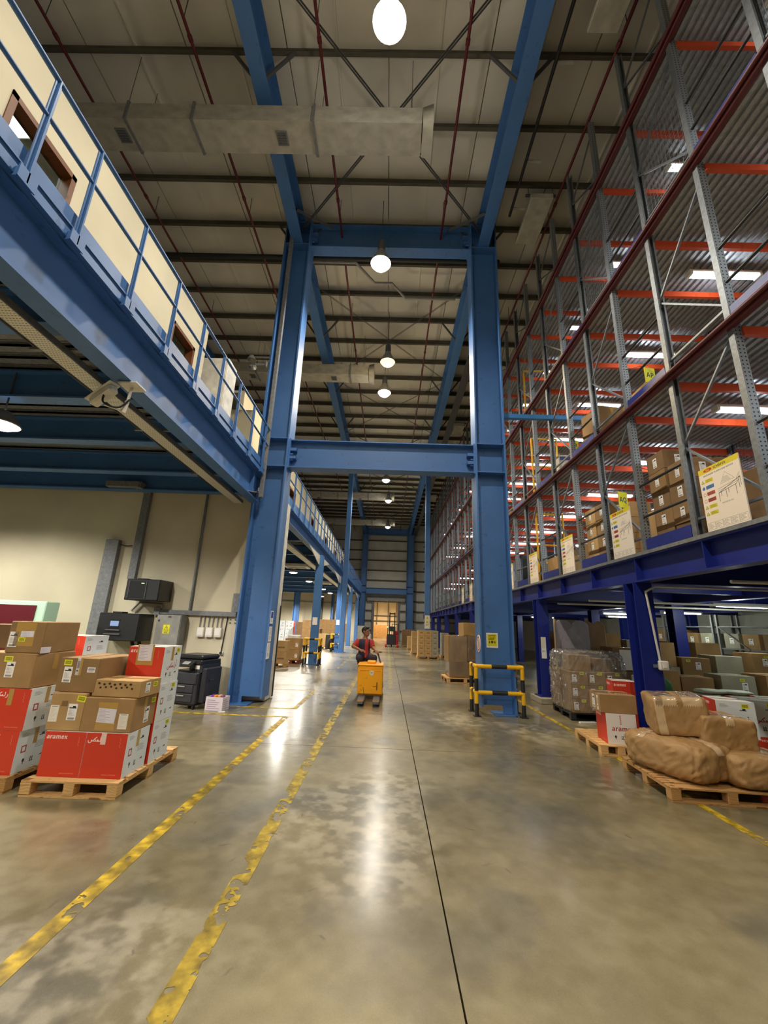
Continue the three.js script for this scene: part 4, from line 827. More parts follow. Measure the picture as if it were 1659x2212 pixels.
// ---------- near left pallet ----------
pallet('light wooden pallet under the red and white courier boxes', 0.9, 1.2, -2.92, -4.93, R(1.5), M.wood);
{ const y = 0.142, rw = (o) => ({ group: 'boxes on the near left pallet', ...o });
  courierBox('red courier box lettered in Latin script at the front corner', 0.4, 0.39, 0.4, -3.1, y, -4.62, R(1), rw({ faces: ['w0', 'w0', 'top', 'top', 'r0', 'r0'] }));
  courierBox('red courier box with Arabic lettering at the front pallet corner', 0.4, 0.39, 0.4, -2.695, y, -4.625, R(1), rw({ faces: ['w0', 'w0', 'top', 'top', 'r1', 'r1'], tapeDown: ['r'], marks: [['red_tape', 'f', 0.42, 0.87, 0.05, 0.1, mat({ color: 0xe8c8c0, roughness: 0.4 })]] }));
  courierBox('white sided courier box low at the rear of the near pallet', 0.4, 0.39, 0.4, -2.69, y, -5.07, R(1), rw({ marks: [ysl('r', 0.75, 0.9)] }));
  courierBox('courier box hidden low behind the lettered red one', 0.4, 0.39, 0.4, -3.1, y, -5.07, R(1), rw({}));
  courierBox('white courier box midway up the rear stack', 0.4, 0.39, 0.4, -2.69, y + 0.392, -5.075, R(0.5), rw({ marks: [ysl('r', 0.75, 0.9)] }));
  courierBox('courier box inside the pile behind the two brown cartons', 0.4, 0.34, 0.4, -3.1, y + 0.392, -5.1, R(0), rw({}));
  courierBox('red courier box on top with a taped paper sheet', 0.4, 0.39, 0.4, -2.7, y + 0.784, -5.07, R(0), rw({ faces: ['w3', 'w0', 'top', 'top', 'r0', 'r0'], tapeDown: ['r'], marks: [['tape_patch', 'f', 0.47, 0.78, 0.19, 0.22, M.tape], ['paper_sheet', 'f', 0.47, 0.83, 0.15, 0.17, X.sheet, 0.02, 0.003], ysl('r', 0.8, 0.88)] }));
  carton('tall brown carton with yellow sticker, on the lettered red box', 0.34, 0.34, 0.4, -3.17, y + 0.392, -4.64, R(2), M.card3, { marks: [['shipping_label', 'f', 0.68, 0.5, 0.09, 0.15, X.ship], ['packing_list', 'f', 0.16, 0.45, 0.085, 0.15, X.list], ['yellow_sticker', 'f', 0.88, 0.86, 0.085, 0.055, X.yel, -0.12], ['printed_stamp', 'f', 0.42, 0.72, 0.06, 0.05, M.card4]], tapeDown: 1 });
  carton('brown carton with a taped paper and label at the pallet corner', 0.5, 0.31, 0.42, -2.745, y + 0.392, -4.655, R(1), M.card, { marks: [['tape_patch', 'f', 0.48, 0.47, 0.19, 0.25, M.tape], ['paper_sheet', 'f', 0.48, 0.48, 0.18, 0.13, X.sheet, -0.05, 0.003], ['packing_list', 'f', 0.82, 0.33, 0.09, 0.14, X.list], ['shipping_label', 'r', 0.6, 0.4, 0.09, 0.15, X.ship], ysl('r', 0.85, 0.8)], tapeDown: 1 });
  carton('wide brown carton with red print tape, on the upper left of the pile', 0.42, 0.33, 0.62, -3.15, y + 0.735, -4.8, R(-2), M.card2, { cross: 1, marks: [['shipping_label', 'f', 0.24, 0.5, 0.09, 0.15, X.ship], ['yellow_sticker', 'f', 0.2, 0.85, 0.085, 0.055, X.yel], ['barcode_label', 'f', 0.82, 0.66, 0.085, 0.05, X.barcode], ['print_tape', 'f', 0.47, 0.75, 0.035, 0.17, X.barcode]], tapeDown: 1 });
  const fb = carton('flat yellowish carton with a row of oval prints on its front', 0.5, 0.16, 0.36, -2.72, y + 0.705, -4.66, R(-1.5), M.card3, { marks: [['shipping_label', 'r', 0.35, 0.55, 0.08, 0.1, X.ship], ysl('r', 0.72, 0.66)] });
  const oval = mat({ color: 0x352c20, roughness: 0.9 });
  for (let i = 0; i < 7; i++) { const g = new THREE.CircleGeometry(0.011, 10); g.scale(1.3, 1, 1); g.translate(-0.19 + i * 0.055, 0.125 - (i % 2) * 0.008, 0.1812); part('oval_print', g, oval, fb); const g2 = new THREE.CircleGeometry(0.01, 10); g2.scale(1.2, 1, 1); g2.translate(-0.17 + i * 0.055, 0.085 + (i % 3) * 0.006, 0.1812); part('oval_print', g2, oval, fb); }
}
// ---------- pallet at the left photo edge ----------
pallet('darker wooden pallet at the left photo edge', 1.0, 1.2, -4.02, -4.95, R(0), M.woodOld);
{ const y = 0.142, g = { group: 'boxes on the photo edge pallet' };
  courierBox('red courier box at the foot of the photo edge stack', 0.4, 0.38, 0.44, -3.745, y, -4.62, R(1), { ...g, tapeDown: ['r'] });
  courierBox('second red courier box up in the photo edge stack', 0.4, 0.38, 0.44, -3.72, y + 0.382, -4.62, R(0), { ...g, faces: ['w0', 'w0', 'top', 'top', 'r1', 'r1'], tapeDown: ['r', 'f'] });
  courierBox('white sided courier box behind the photo edge stack', 0.4, 0.38, 0.4, -3.74, y, -5.07, R(0), g);
  for (const [i, [x, z, q]] of [[-4.17, -4.62, 0], [-4.17, -4.62, 1], [-4.17, -5.07, 0], [-3.74, -5.07, 1], [-4.17, -5.07, 1]].entries()) courierBox(`${ORD[i]} courier box filling the inside of the photo edge stack`, 0.4, 0.38, 0.4, x, y + q * 0.382, z, 0, g);
  carton('large brown carton with two yellow stickers in the photo edge stack', 0.62, 0.33, 0.52, -3.85, y + 0.766, -4.66, R(-2), M.card, { group: 'boxes on the photo edge pallet', tapeDown: 1, marks: [['shipping_label', 'f', 0.6, 0.52, 0.09, 0.15, X.ship], ['yellow_sticker', 'f', 0.54, 0.82, 0.09, 0.055, X.yel], ['yellow_sticker', 'f', 0.35, 0.4, 0.09, 0.055, X.yel]] });
  carton('brown carton with amber tape patches on top of the photo edge stack', 0.36, 0.31, 0.52, -3.73, y + 1.098, -4.66, R(3), M.card2, { group: 'boxes on the photo edge pallet', cross: 1, marks: [['tape_patch', 'f', 0.45, 0.6, 0.2, 0.24, M.tape], ['shipping_label', 'f', 0.16, 0.42, 0.09, 0.15, X.ship], ['paper_sheet', 'f', 0.52, 0.6, 0.13, 0.06, X.sheet, 0.03, 0.003], ['yellow_sticker', 'f', 0.4, 0.42, 0.07, 0.04, X.yel, 0, 0.003], ['paper_sheet', 'r', 0.12, 0.1, 0.14, 0.06, X.sheet]] });
  carton('brown printed carton at the left photo edge, half cut off', 0.5, 0.26, 0.5, -4.38, y + 1.098, -5.1, 0, M.card4, { group: 'boxes on the photo edge pallet' });
  const b = pallet('pallet hidden behind the near left boxes', 1.0, 1.0, -4.3, -6.45, 0, M.woodOld);
  for (let q = 0; q < 2; q++) for (const [i, x] of [-4.55, -4.1].entries()) courierBox(`courier box ${q ? 'upper' : 'lower'} ${i ? 'inner' : 'outer'} in the stack behind the near pallets`, 0.43, 0.42, 0.45, x, y + q * 0.422, -6.2, 0, { group: 'boxes behind the near pallets' });
  courierBox('red courier box peeking out behind the amber taped carton', 0.55, 0.36, 0.45, -4.45, y + 0.846, -6.2, R(-4), { group: 'boxes behind the near pallets', faces: ['w0', 'w0', 'top', 'top', 'r0', 'r0'] });
}
// ---------- hose cabinet, copier and tub ----------
{ const t = thing('fire_cabinet', 'pale green cabinet with a dark red door at the left photo edge', 'cabinet', null, -7.05, 0, -8.2);
  part('body', uvd([chamfer(1.0, 1.85, 0.35, 0.015, 0, 0.925, 0)]), mat({ color: 0xbfe6c8, roughness: 0.5 }), t); part('door', uvd([bx(0.78, 1.6, 0.03, -0.06, 0.97, 0.18)]), mat({ color: 0x5c1420, roughness: 0.45 }), t); part('handle', uvd([bx(0.03, 0.14, 0.03, 0.26, 0.95, 0.21)]), M.chrome, t); }
{ const t = thing('copier', 'black office copier on castors against the cream wall', 'copier', null, -3.72, 0, -8.62, R(-14));
  part('cabinet', uvd([chamfer(0.58, 0.56, 0.62, 0.02, -0.02, 0.37, 0)]), M.printer, t);
  for (const y of [0.2, 0.36]) { const d = part('paper_drawer', uvd([chamfer(0.5, 0.14, 0.03, 0.008, -0.04, y, 0.315)]), M.printer, t); part('handle', uvd([chamfer(0.16, 0.025, 0.02, 0.006, -0.04, y + 0.035, 0.335)]), M.grey, d); }
  part('front_cover', uvd([chamfer(0.56, 0.2, 0.05, 0.015, -0.02, 0.54, 0.31)]), M.printer, t);
  part('output_tray', uvd([bx(0.42, 0.02, 0.5, -0.06, 0.665, 0.02)]), M.blackSat, t);
  part('scanner_column', uvd([span(-0.28, 0.28, 0.65, 0.8, -0.31, -0.12), span(0.14, 0.3, 0.65, 0.8, -0.31, 0.25)]), M.printer, t);
  part('scanner', uvd([chamfer(0.6, 0.08, 0.6, 0.015, 0, 0.83, -0.01)]), M.blackSat, t);
  part('document_feeder', uvd([chamfer(0.58, 0.09, 0.56, 0.03, -0.01, 0.915, -0.02)]), M.blackSat, t);
  const p = part('control_panel', uvd([bx(0.3, 0.03, 0.16, 0.02, 0.8, 0.36, 0, 0.5)]), M.blackSat, t); part('display', uvd([bx(0.14, 0.004, 0.09, 0.02, 0.82, 0.36, 0, 0.5)]), M.grey, p);
  part('finisher', uvd([chamfer(0.1, 0.62, 0.5, 0.02, 0.33, 0.42, -0.02)]), M.printer, t); part('side_handle', rod(V(0.38, 0.5, 0.1), V(0.5, 0.52, 0.1), 0.012, 6), M.black, t);
  part('notice', uvd([bx(0.09, 0.07, 0.004, 0.2, 0.74, 0.255)]), M.paper, t); part('side_bin', uvd([chamfer(0.1, 0.16, 0.2, 0.01, -0.36, 0.22, 0.05)]), M.black, t);
  for (const [x, z] of [[-0.24, 0.25], [0.22, 0.25], [-0.24, -0.25], [0.22, -0.25]]) { part('castor', disc(0.035, 0.03, x, 0.037, z, 'x', 14), M.rubber, t); }
  part('plinth', uvd([span(-0.26, 0.24, 0.065, 0.1, -0.27, 0.27)]), M.black, t);
}
{ const t = thing('waste_box', 'small printed white box full of coloured packets by the column foot', 'box', null, -3.15, 0, -8.4, R(-8));
  const m = mat({ map: canvasTex(128, 96, (g) => { g.fillStyle = '#d8cfd8'; g.fillRect(0, 0, 128, 96); g.fillStyle = '#a58aa8'; for (let i = 0; i < 5; i++) g.fillRect(14, 20 + i * 14, 60 + (i * 29) % 40, 5); }), roughness: 0.7 });
  part('body', [span(-0.17, 0.17, 0.0, 0.01, -0.13, 0.13), span(-0.17, 0.17, 0, 0.24, 0.12, 0.13), span(-0.17, 0.17, 0, 0.24, -0.13, -0.12), span(-0.17, -0.16, 0, 0.24, -0.12, 0.12), span(0.16, 0.17, 0, 0.24, -0.12, 0.12)], m, t);
  for (const [i, c] of [0x7a3a98, 0xe88a1a, 0xd9b07a, 0x8a4a6a].entries()) { const q = solo('packet', uvd([chamfer(0.06, 0.25, 0.12, 0.012, -3.245 + i * 0.064, 0.137, -8.41 + (i % 2) * 0.03)]), mat({ color: c, roughness: 0.5 }), ['purple', 'orange', 'tan', 'plum'][i] + ' packet sticking out of the small white box', 'packet', 'packets in the white box'); }
  solo('paper_scrap', uvd([bx(0.12, 0.012, 0.07, -2.98, 0.007, -8.2, 0.4)]), M.white, 'white paper scrap on the floor beside the column foot', 'paper'); }
// ================= floor markings =================
const wear = (lo, s) => dataTex(512, (u, v) => { const a = fbm(u, v, 6, 5, s), b = fbm(u, v, 24, 3, s + 9); const k = a * 0.65 + b * 0.35 > lo ? 255 : 0; return [k, k, k]; }, false, 0.8, 0.8);
const tones = dataTex(256, (u, v) => { const s = 212 + (fbm(u, v, 10, 5, 700) - 0.5) * 210; return [s, s, s - 6]; }, true, 1.5, 1.5);
const paint = (a, c = 0xcdab22) => mat({ color: c, map: tones, alphaMap: a, alphaTest: 0.5, roughness: 0.5 });
const pw1 = paint(wear(0.36, 501)), pw2 = paint(wear(0.5, 541), 0xb89c2a), pw3 = paint(wear(0.52, 571), 0xb5a350);
function marking(label, x0, x1, z0, z1, m) {
  const w = Math.abs(x1 - x0), d = Math.abs(z1 - z0), g = new THREE.PlaneGeometry(w, d); g.rotateX(-Math.PI / 2); g.translate((x0 + x1) / 2, 0.0016, (z0 + z1) / 2);
  const o = solo('floor_marking', planarUV(g), m, label, 'marking', 'yellow floor lines'); o.castShadow = false; return o;
}
marking('yellow line leading from the lower photo edge to the first bay corner', -1.815, -1.705, -8.06, 7, pw1);
marking('yellow line closing the first bay in front of the copier', -4.6, -1.76, -8.1, -8.0, pw1);
marking('yellow line at the near end of the second bay', -3.0, -1.76, -8.83, -8.74, pw1);
marking('yellow line along the aisle side of the second bay', -1.81, -1.71, -11.15, -8.74, pw1);
marking('yellow line at the far end of the second bay', -3.0, -1.76, -11.15, -11.05, pw1);
marking('faint pale line just past the second bay', -3.2, -1.6, -11.95, -11.83, pw3);
marking('faded yellow line running on along the far aisle', -1.86, -1.76, -36, -11.9, pw3);
marking('badly worn yellow line left of the aisle joint', -0.97, -0.85, -40, 7, pw2);
marking('yellow line along the racking side of the aisle', 3.2, 3.29, -42, 7, pw1);
marking('faded pale strip down the middle of the far aisle', 0.1, 0.22, -34, -12, pw3);

// ================= guard rails round columns =================
function guardRail(label, x, z, w, d, h, sides) {
  const t = thing('column_guard', label, 'guard rail', 'striped column guards', x, 0, z);
  const r = 0.04, seg = (a, b, n, k0) => { for (let i = 0; i < n; i++) { const p = a.clone().lerp(b, i / n), q = a.clone().lerp(b, (i + 1) / n); part('tube_band', rod(p, q, r, 12), (i + k0) % 2 ? M.yellow : M.black, t); } };
  const posts = sides === 3 ? [[-w / 2, d / 2], [w / 2, d / 2], [-w / 2, -d / 2], [w / 2, -d / 2]] : [[-w / 2, d / 2], [w / 2, d / 2]];
  for (const [px, pz] of posts) { seg(V(px, 0, pz), V(px, h, pz), 4, 0); part('foot_plate', uvd([bx(0.14, 0.012, 0.14, px, 0.007, pz)]), M.black, t); part('elbow', new THREE.SphereGeometry(r * 1.1, 12, 8).translate(px, h, pz), M.yellow, t); }
  for (const y of [h, h * 0.47]) { seg(V(-w / 2, y, d / 2), V(w / 2, y, d / 2), 3, 1); if (sides === 3) { seg(V(-w / 2, y, d / 2), V(-w / 2, y, -d / 2), 3, 1); seg(V(w / 2, y, d / 2), V(w / 2, y, -d / 2), 3, 1); } }
}
guardRail('yellow and black tube guard round the nearest racking side column', 2.27, -9.05, 0.92, 0.5, 0.92, 3);
guardRail('yellow and black guard at the first slim mezzanine column', -2.99, -17.5, 0.6, 0.5, 1.0, 3);
guardRail('yellow and black guard at the second slim mezzanine column', -2.99, -25.7, 0.6, 0.5, 1.0, 3);

// ---------- notices on the columns ----------
function notice(label, w, h, x, y, z, turn, draw, extra) {
  const t = thing('column_notice', label, 'notice', 'notices on columns', x, y, z, turn);
  part('plate', uvd([bx(w, h, 0.004, 0, 0, 0)]), M.paper, t);
  part('print', new THREE.PlaneGeometry(w, h).translate(0, 0, 0.003), mat({ map: canvasTex(160, Math.round(160 * h / w), draw), roughness: 0.55 }), t);
}
notice('square yellow warning notice on the racking side portal column', 0.24, 0.3, 2.22, 1.42, -9.083, 0, (g, w, h) => { g.fillStyle = '#ece8da'; g.fillRect(0, 0, w, h); g.fillStyle = '#d8d01a'; g.fillRect(14, 18, w - 28, h - 40); g.fillStyle = '#4a4a14'; for (let i = 0; i < 4; i++) g.fillRect(30, 34 + i * 18, 100 - i * 6, 8); g.fillRect(36, 110, 14, 32); g.fillRect(110, 110, 14, 32); g.beginPath(); g.arc(80, 124, 18, 0, 7); g.fill(); });
{ const t = thing('round_sign', 'round white sign on the aisle edge of the racking side column', 'sign', null, 1.915, 1.35, -8.99); part('disc', disc(0.17, 0.008, 0, 0, 0, 'x', 28), M.paper, t); const g = new THREE.TorusGeometry(0.13, 0.018, 6, 28); g.rotateY(Math.PI / 2); g.scale(0.3, 1, 1); g.translate(-0.004, 0, 0); part('ring', g, mat({ color: 0xb5483c, roughness: 0.5 }), t); part('bar', uvd([bx(0.004, 0.16, 0.06, -0.006, 0, 0)]), M.grey, t); }
const paperDraw = (top) => (g, w, h) => { g.fillStyle = '#e6e6e4'; g.fillRect(0, 0, w, h); g.fillStyle = top; g.fillRect(14, 14, w - 28, h * 0.5); g.fillStyle = '#777'; for (let i = 0; i < 6; i++) g.fillRect(20, h * 0.62 + i * 10, 70 + (i * 31) % 50, 4); };
notice('blue and white notice on the edge of the copier side column', 0.2, 0.26, -2.442, 1.72, -8.95, Math.PI / 2, paperDraw('#2a3f9c'));
notice('white notice in the middle on the copier side column', 0.2, 0.3, -2.442, 1.38, -8.95, Math.PI / 2, paperDraw('#c9cacc'));
notice('lowest white notice on the copier side column', 0.22, 0.32, -2.442, 1.05, -8.93, Math.PI / 2, paperDraw('#d5d5d2'));
notice('yellow warning notice on the slender far racking side column', 0.3, 0.75, 2.33, 1.9, -24.84, 0, (g, w, h) => { g.fillStyle = '#dcd8c8'; g.fillRect(0, 0, w, h); g.fillStyle = '#e0d01c'; for (const y of [20, 140]) { g.beginPath(); g.moveTo(80, y); g.lineTo(26, y + 96); g.lineTo(134, y + 96); g.fill(); } g.fillStyle = '#333'; g.fillRect(74, 56, 12, 38); g.fillRect(74, 178, 12, 38); g.fillRect(30, 260, 100, 10); g.fillRect(30, 284, 80, 10); });
notice('two small papers on the second royal blue racking column', 0.12, 0.5, 3.87, 1.25, colZ(2) + 0.15, 0, paperDraw('#dcd6c4'));

// ================= pallet truck and its driver =================
{ const t = thing('pallet_truck', 'yellow ride-on electric pallet truck with a man on it', 'truck', null, -0.35, 0, -10.45);
  part('battery_box', uvd([chamfer(0.58, 0.62, 0.72, 0.02, 0, 0.41, 0)]), M.truck, t);
  part('front_panel', uvd([chamfer(0.56, 0.5, 0.03, 0.008, 0, 0.38, 0.37)]), M.truck, t);
  part('lid', uvd([chamfer(0.6, 0.04, 0.74, 0.012, 0, 0.74, 0)]), M.truck, t);
  part('lid_box', uvd([chamfer(0.2, 0.06, 0.3, 0.012, 0.01, 0.79, 0.05)]), M.truck, t);
  const dec = mat({ roughness: 0.6, map: canvasTex(64, 72, (g, w, h) => { g.fillStyle = '#e8a416'; g.fillRect(0, 0, w, h); g.fillStyle = '#cfc8b4'; g.beginPath(); g.arc(32, 36, 26, 0, 7); g.fill(); g.fillStyle = '#9a8a60'; g.fillRect(16, 28, 32, 6); g.fillRect(20, 40, 24, 5); }) });
  part('badge', new THREE.PlaneGeometry(0.12, 0.14).translate(0.03, 0.58, 0.387), dec, t);
  const scrape = mat({ color: 0x6b4a14, roughness: 0.8 });
  for (const [x, y, w, h, a] of [[0.16, 0.3, 0.025, 0.17, 0], [0.12, 0.29, 0.1, 0.012, 0.1], [-0.14, 0.2, 0.012, 0.14, 0.2], [-0.15, 0.12, 0.03, 0.03, 0.6], [0.0, 0.625, 0.5, 0.008, 0.0]]) part('scrape', new THREE.PlaneGeometry(w, h).rotateZ(a).translate(x, y, 0.3865), scrape, t);
  for (const s of [-1, 1]) {
    const f = part('fork', [...[uvd([chamfer(0.15, 0.045, 0.72, 0.012, s * 0.165, 0.075, 0.72)])], uvd([ext([[0, 0], [0.15, 0], [0.13, 0.1], [0.02, 0.1]], 0.045).rotateX(Math.PI / 2).translate(s * 0.165 - 0.075, 0.0975, 1.08)])], M.greyDark, t);
    part('fork_roller', disc(0.04, 0.11, s * 0.165, 0.041, 0.95, 'x', 14), M.rubber, f);
    part('tip_wear', uvd([bx(0.13, 0.006, 0.14, s * 0.165, 0.1, 1.07)]), M.chrome, f);
  }
  for (const s of [-1, 1]) part('drive_wheel', disc(0.09, 0.08, s * 0.2, 0.091, -0.5, 'x', 20), M.rubber, t);
  part('platform', uvd([chamfer(0.6, 0.06, 0.6, 0.01, 0, 0.2, -0.66)]), M.black, t);
  part('chassis', uvd([span(-0.28, 0.28, 0.1, 0.23, -0.95, 0.1)]), M.greyDark, t);
  part('seat', uvd([chamfer(0.42, 0.1, 0.34, 0.03, -0.15, 0.72, -0.55)]), M.black, t); part('seat_base', uvd([span(-0.32, 0.02, 0.23, 0.68, -0.68, -0.42)]), M.blackSat, t);
  part('tiller', [rod(V(0.22, 0.76, -0.15), V(0.13, 1.0, -0.3), 0.02, 10), rod(V(0.02, 1.0, -0.3), V(0.24, 1.0, -0.3), 0.018, 10)], M.black, t);
}
const vlen = Math.hypot, sdCap = (p, a, b, ra, rb) => { const bx_ = b[0] - a[0], by = b[1] - a[1], bz = b[2] - a[2], px = p[0] - a[0], py = p[1] - a[1], pz = p[2] - a[2]; const h = Math.max(0, Math.min(1, (px * bx_ + py * by + pz * bz) / (bx_ * bx_ + by * by + bz * bz))); return vlen(px - bx_ * h, py - by * h, pz - bz * h) - (ra + (rb - ra) * h); };
const sdEll = (p, c, r) => { const x = (p[0] - c[0]) / r[0], y = (p[1] - c[1]) / r[1], z = (p[2] - c[2]) / r[2], k = vlen(x, y, z); return (k - 1) * Math.min(...r); };
const smin = (a, b, k) => { const h = Math.max(k - Math.abs(a - b), 0) / k; return Math.min(a, b) - h * h * k * 0.25; };
function blob(fn, c, half, N) {
  const mc = new MarchingCubes(N, new THREE.MeshBasicMaterial(), false, false, 90000); mc.isolation = 0;
  for (let z = 0; z < N; z++) for (let y = 0; y < N; y++) for (let x = 0; x < N; x++)
    mc.field[x + y * N + z * N * N] = -fn([c[0] + (x - N / 2) / (N / 2) * half, c[1] + (y - N / 2) / (N / 2) * half, c[2] + (z - N / 2) / (N / 2) * half]);
  mc.update(); const n = mc.count, pos = new Float32Array(n * 3), nor = new Float32Array(n * 3);
  for (let i = 0; i < n * 3; i += 3) { for (let k = 0; k < 3; k++) { pos[i + k] = mc.positionArray[i + k] * half + c[k]; } const l = vlen(mc.normalArray[i], mc.normalArray[i + 1], mc.normalArray[i + 2]) || 1; for (let k = 0; k < 3; k++) nor[i + k] = mc.normalArray[i + k] / l; }
  const g = new THREE.BufferGeometry(); g.setAttribute('position', new THREE.BufferAttribute(pos, 3)); g.setAttribute('normal', new THREE.BufferAttribute(nor, 3)); g.setAttribute('uv', new THREE.BufferAttribute(new Float32Array(n * 2), 2)); return g;
}
{ // the driver: sits on the truck, chest towards the camera, head turned along the racking
  const t = thing('person', 'man in red shirt and dark vest riding the yellow pallet truck', 'person');
  const J = { hip: [-0.55, 0.86, -11.0], chest: [-0.57, 1.14, -11.0], neck: [-0.55, 1.29, -11.0], head: [-0.54, 1.46, -11.0], sR: [-0.73, 1.22, -11.0], sL: [-0.4, 1.23, -11.0], eR: [-0.84, 1.1, -10.92], wR: [-0.64, 1.02, -10.78], eL: [-0.33, 1.08, -10.92], wL: [-0.26, 1.02, -10.72],
    hR: [-0.63, 0.84, -11.0], hL: [-0.45, 0.84, -11.0], kR: [-0.66, 0.86, -10.62], kL: [-0.36, 0.88, -10.62], aR: [-0.7, 0.3, -10.98], aL: [-0.25, 0.3, -11.15], tR: [-0.72, 0.27, -10.8], tL: [-0.2, 0.27, -11.0] };
  J.kR = [-0.66, 0.84, -10.74]; J.kL = [-0.3, 0.86, -10.66]; J.aR = [-0.57, 0.32, -11.02]; J.aL = [-0.3, 0.32, -11.2]; J.tR = [-0.56, 0.27, -10.86]; J.tL = [-0.28, 0.27, -11.0];
  const torso = (p) => { let d = sdCap(p, J.hip, J.chest, 0.125, 0.135); d = smin(d, sdCap(p, [J.sR[0] + 0.05, J.sR[1] - 0.03, J.sR[2]], [J.sL[0] - 0.05, J.sL[1] - 0.03, J.sL[2]], 0.085, 0.085), 0.09); d = smin(d, sdCap(p, J.hR, J.hL, 0.12, 0.12), 0.08); return d; };
  const uArm = (p) => Math.min(sdCap(p, J.sR, J.eR, 0.056, 0.044), sdCap(p, J.sL, J.eL, 0.056, 0.044));
  const fArm = (p) => Math.min(sdCap(p, J.eR, J.wR, 0.042, 0.028), sdCap(p, J.eL, J.wL, 0.042, 0.028));
  const legs = (p) => Math.min(smin(sdCap(p, J.hR, J.kR, 0.09, 0.065), sdCap(p, J.kR, J.aR, 0.06, 0.042), 0.03), smin(sdCap(p, J.hL, J.kL, 0.09, 0.065), sdCap(p, J.kL, J.aL, 0.06, 0.042), 0.03));
  const feet = (p) => Math.min(sdCap(p, J.aR, J.tR, 0.045, 0.036), sdCap(p, J.aL, J.tL, 0.045, 0.036));
  const neck = (p) => sdCap(p, J.neck, [J.head[0], J.head[1] - 0.05, J.head[2]], 0.052, 0.05);
  // head turned to face +x with a little +z
  const fx = 0.9, fz = 0.43, H = J.head, at = (f, u, r) => [H[0] + fx * f - fz * r * -1 * 0 + (-fz) * r * -1, H[1] + u, H[2] + fz * f + fx * r * -1 * -1];
  const headF = (p) => { const dx = p[0] - H[0], dy = p[1] - H[1], dz = p[2] - H[2], f = dx * fx + dz * fz, r = -dx * fz + dz * fx, q = [f, dy, r];
    let d = sdEll(q, [-0.012, 0.025, 0], [0.096, 0.098, 0.076]); d = smin(d, sdEll(q, [0.03, -0.06, 0], [0.06, 0.062, 0.056]), 0.05); d = smin(d, sdCap(q, [0.088, 0.01, 0], [0.108, -0.025, 0], 0.01, 0.016), 0.014); d = smin(d, sdCap(q, [0.082, -0.062, -0.02], [0.082, -0.062, 0.02], 0.011, 0.011), 0.012); d = smin(d, sdCap(q, [0.07, 0.03, -0.045], [0.07, 0.03, 0.045], 0.016, 0.016), 0.02);
    for (const s of [-1, 1]) { d = smin(d, sdEll(q, [-0.01, 0.0, s * 0.078], [0.026, 0.034, 0.012]), 0.01); d = Math.max(d, -sdEll(q, [0.092, 0.008, s * 0.032], [0.014, 0.01, 0.016])); } return d; };
  const skin = mat({ color: 0x8a5a3c, roughness: 0.6 });
  const hand = (w, dir, up, side) => { // palm with five curled fingers
    const a = (f, u, s) => [w[0] + dir[0] * f + up[0] * u + side[0] * s, w[1] + dir[1] * f + up[1] * u + side[1] * s, w[2] + dir[2] * f + up[2] * u + side[2] * s];
    return (p) => { let d = sdCap(p, a(0, 0, 0), a(0.07, 0, 0), 0.026, 0.03); d = smin(d, sdCap(p, a(0.07, 0, -0.025), a(0.07, 0, 0.025), 0.016, 0.016), 0.02);
      [[-0.03, 0.034], [-0.01, 0.04], [0.011, 0.038], [0.031, 0.03]].forEach(([s, l]) => { const k1 = a(0.085, 0, s), k2 = a(0.085 + l, -0.008, s), k3 = a(0.085 + l + 0.014, -0.034, s); d = smin(d, Math.min(sdCap(p, k1, k2, 0.0095, 0.0088), sdCap(p, k2, k3, 0.0088, 0.008)), 0.006); });
      d = smin(d, Math.min(sdCap(p, a(0.02, 0, -0.028), a(0.05, -0.012, -0.055), 0.012, 0.0105), sdCap(p, a(0.05, -0.012, -0.055), a(0.08, -0.02, -0.05), 0.0105, 0.009)), 0.01); return d; }; };
  const hR = hand(J.wR, [0.85, -0.1, 0.5], [0.1, 0.99, 0], [0.5, 0, -0.85]), hL = hand(J.wL, [0.3, -0.1, 0.94], [0, 0.99, 0.1], [-0.94, 0, 0.3]);
  const all = (p) => { let d = smin(torso(p), neck(p), 0.05); d = smin(d, uArm(p), 0.05); d = smin(d, fArm(p), 0.03); d = smin(d, legs(p), 0.05); return smin(d, feet(p), 0.03); };
  part('body', [blob(all, [-0.53, 0.86, -10.95], 0.72, 118), blob(headF, H, 0.17, 84), blob(hR, [J.wR[0] + 0.05, J.wR[1], J.wR[2] + 0.03], 0.13, 72), blob(hL, [J.wL[0] + 0.03, J.wL[1], J.wL[2] + 0.06], 0.13, 72)], skin, t);
  part('shirt', blob((p) => { let d = smin(torso(p), uArm(p), 0.05) - 0.012; d = Math.max(d, p[1] - 1.285 - 0.3 * Math.abs(p[0] - J.neck[0]) * 0, 0.84 - p[1]); const elb = (e, s) => { const dd = [e[0] - s[0], e[1] - s[1], e[2] - s[2]], L = vlen(...dd); return ((p[0] - s[0]) * dd[0] + (p[1] - s[1]) * dd[1] + (p[2] - s[2]) * dd[2]) / L - L * 0.86; }; if (p[0] < -0.72) d = Math.max(d, elb(J.eR, J.sR)); if (p[0] > -0.41) d = Math.max(d, elb(J.eL, J.sL)); return d; }, [-0.57, 1.06, -10.97], 0.36, 80), mat({ color: 0xa02c22, roughness: 0.85 }), t, 'red short sleeved shirt');
  part('vest', blob((p) => { let d = torso(p) - 0.024; d = Math.max(d, p[1] - 1.28, 0.86 - p[1], p[0] + 0.42, -0.7 - p[0]); const op = Math.abs(p[0] + 0.5) - 0.045; if (p[2] > -11) d = Math.max(d, -op); return d; }, [-0.57, 1.06, -10.97], 0.36, 80), mat({ color: 0x1d1e36, roughness: 0.8 }), t, 'open navy vest');
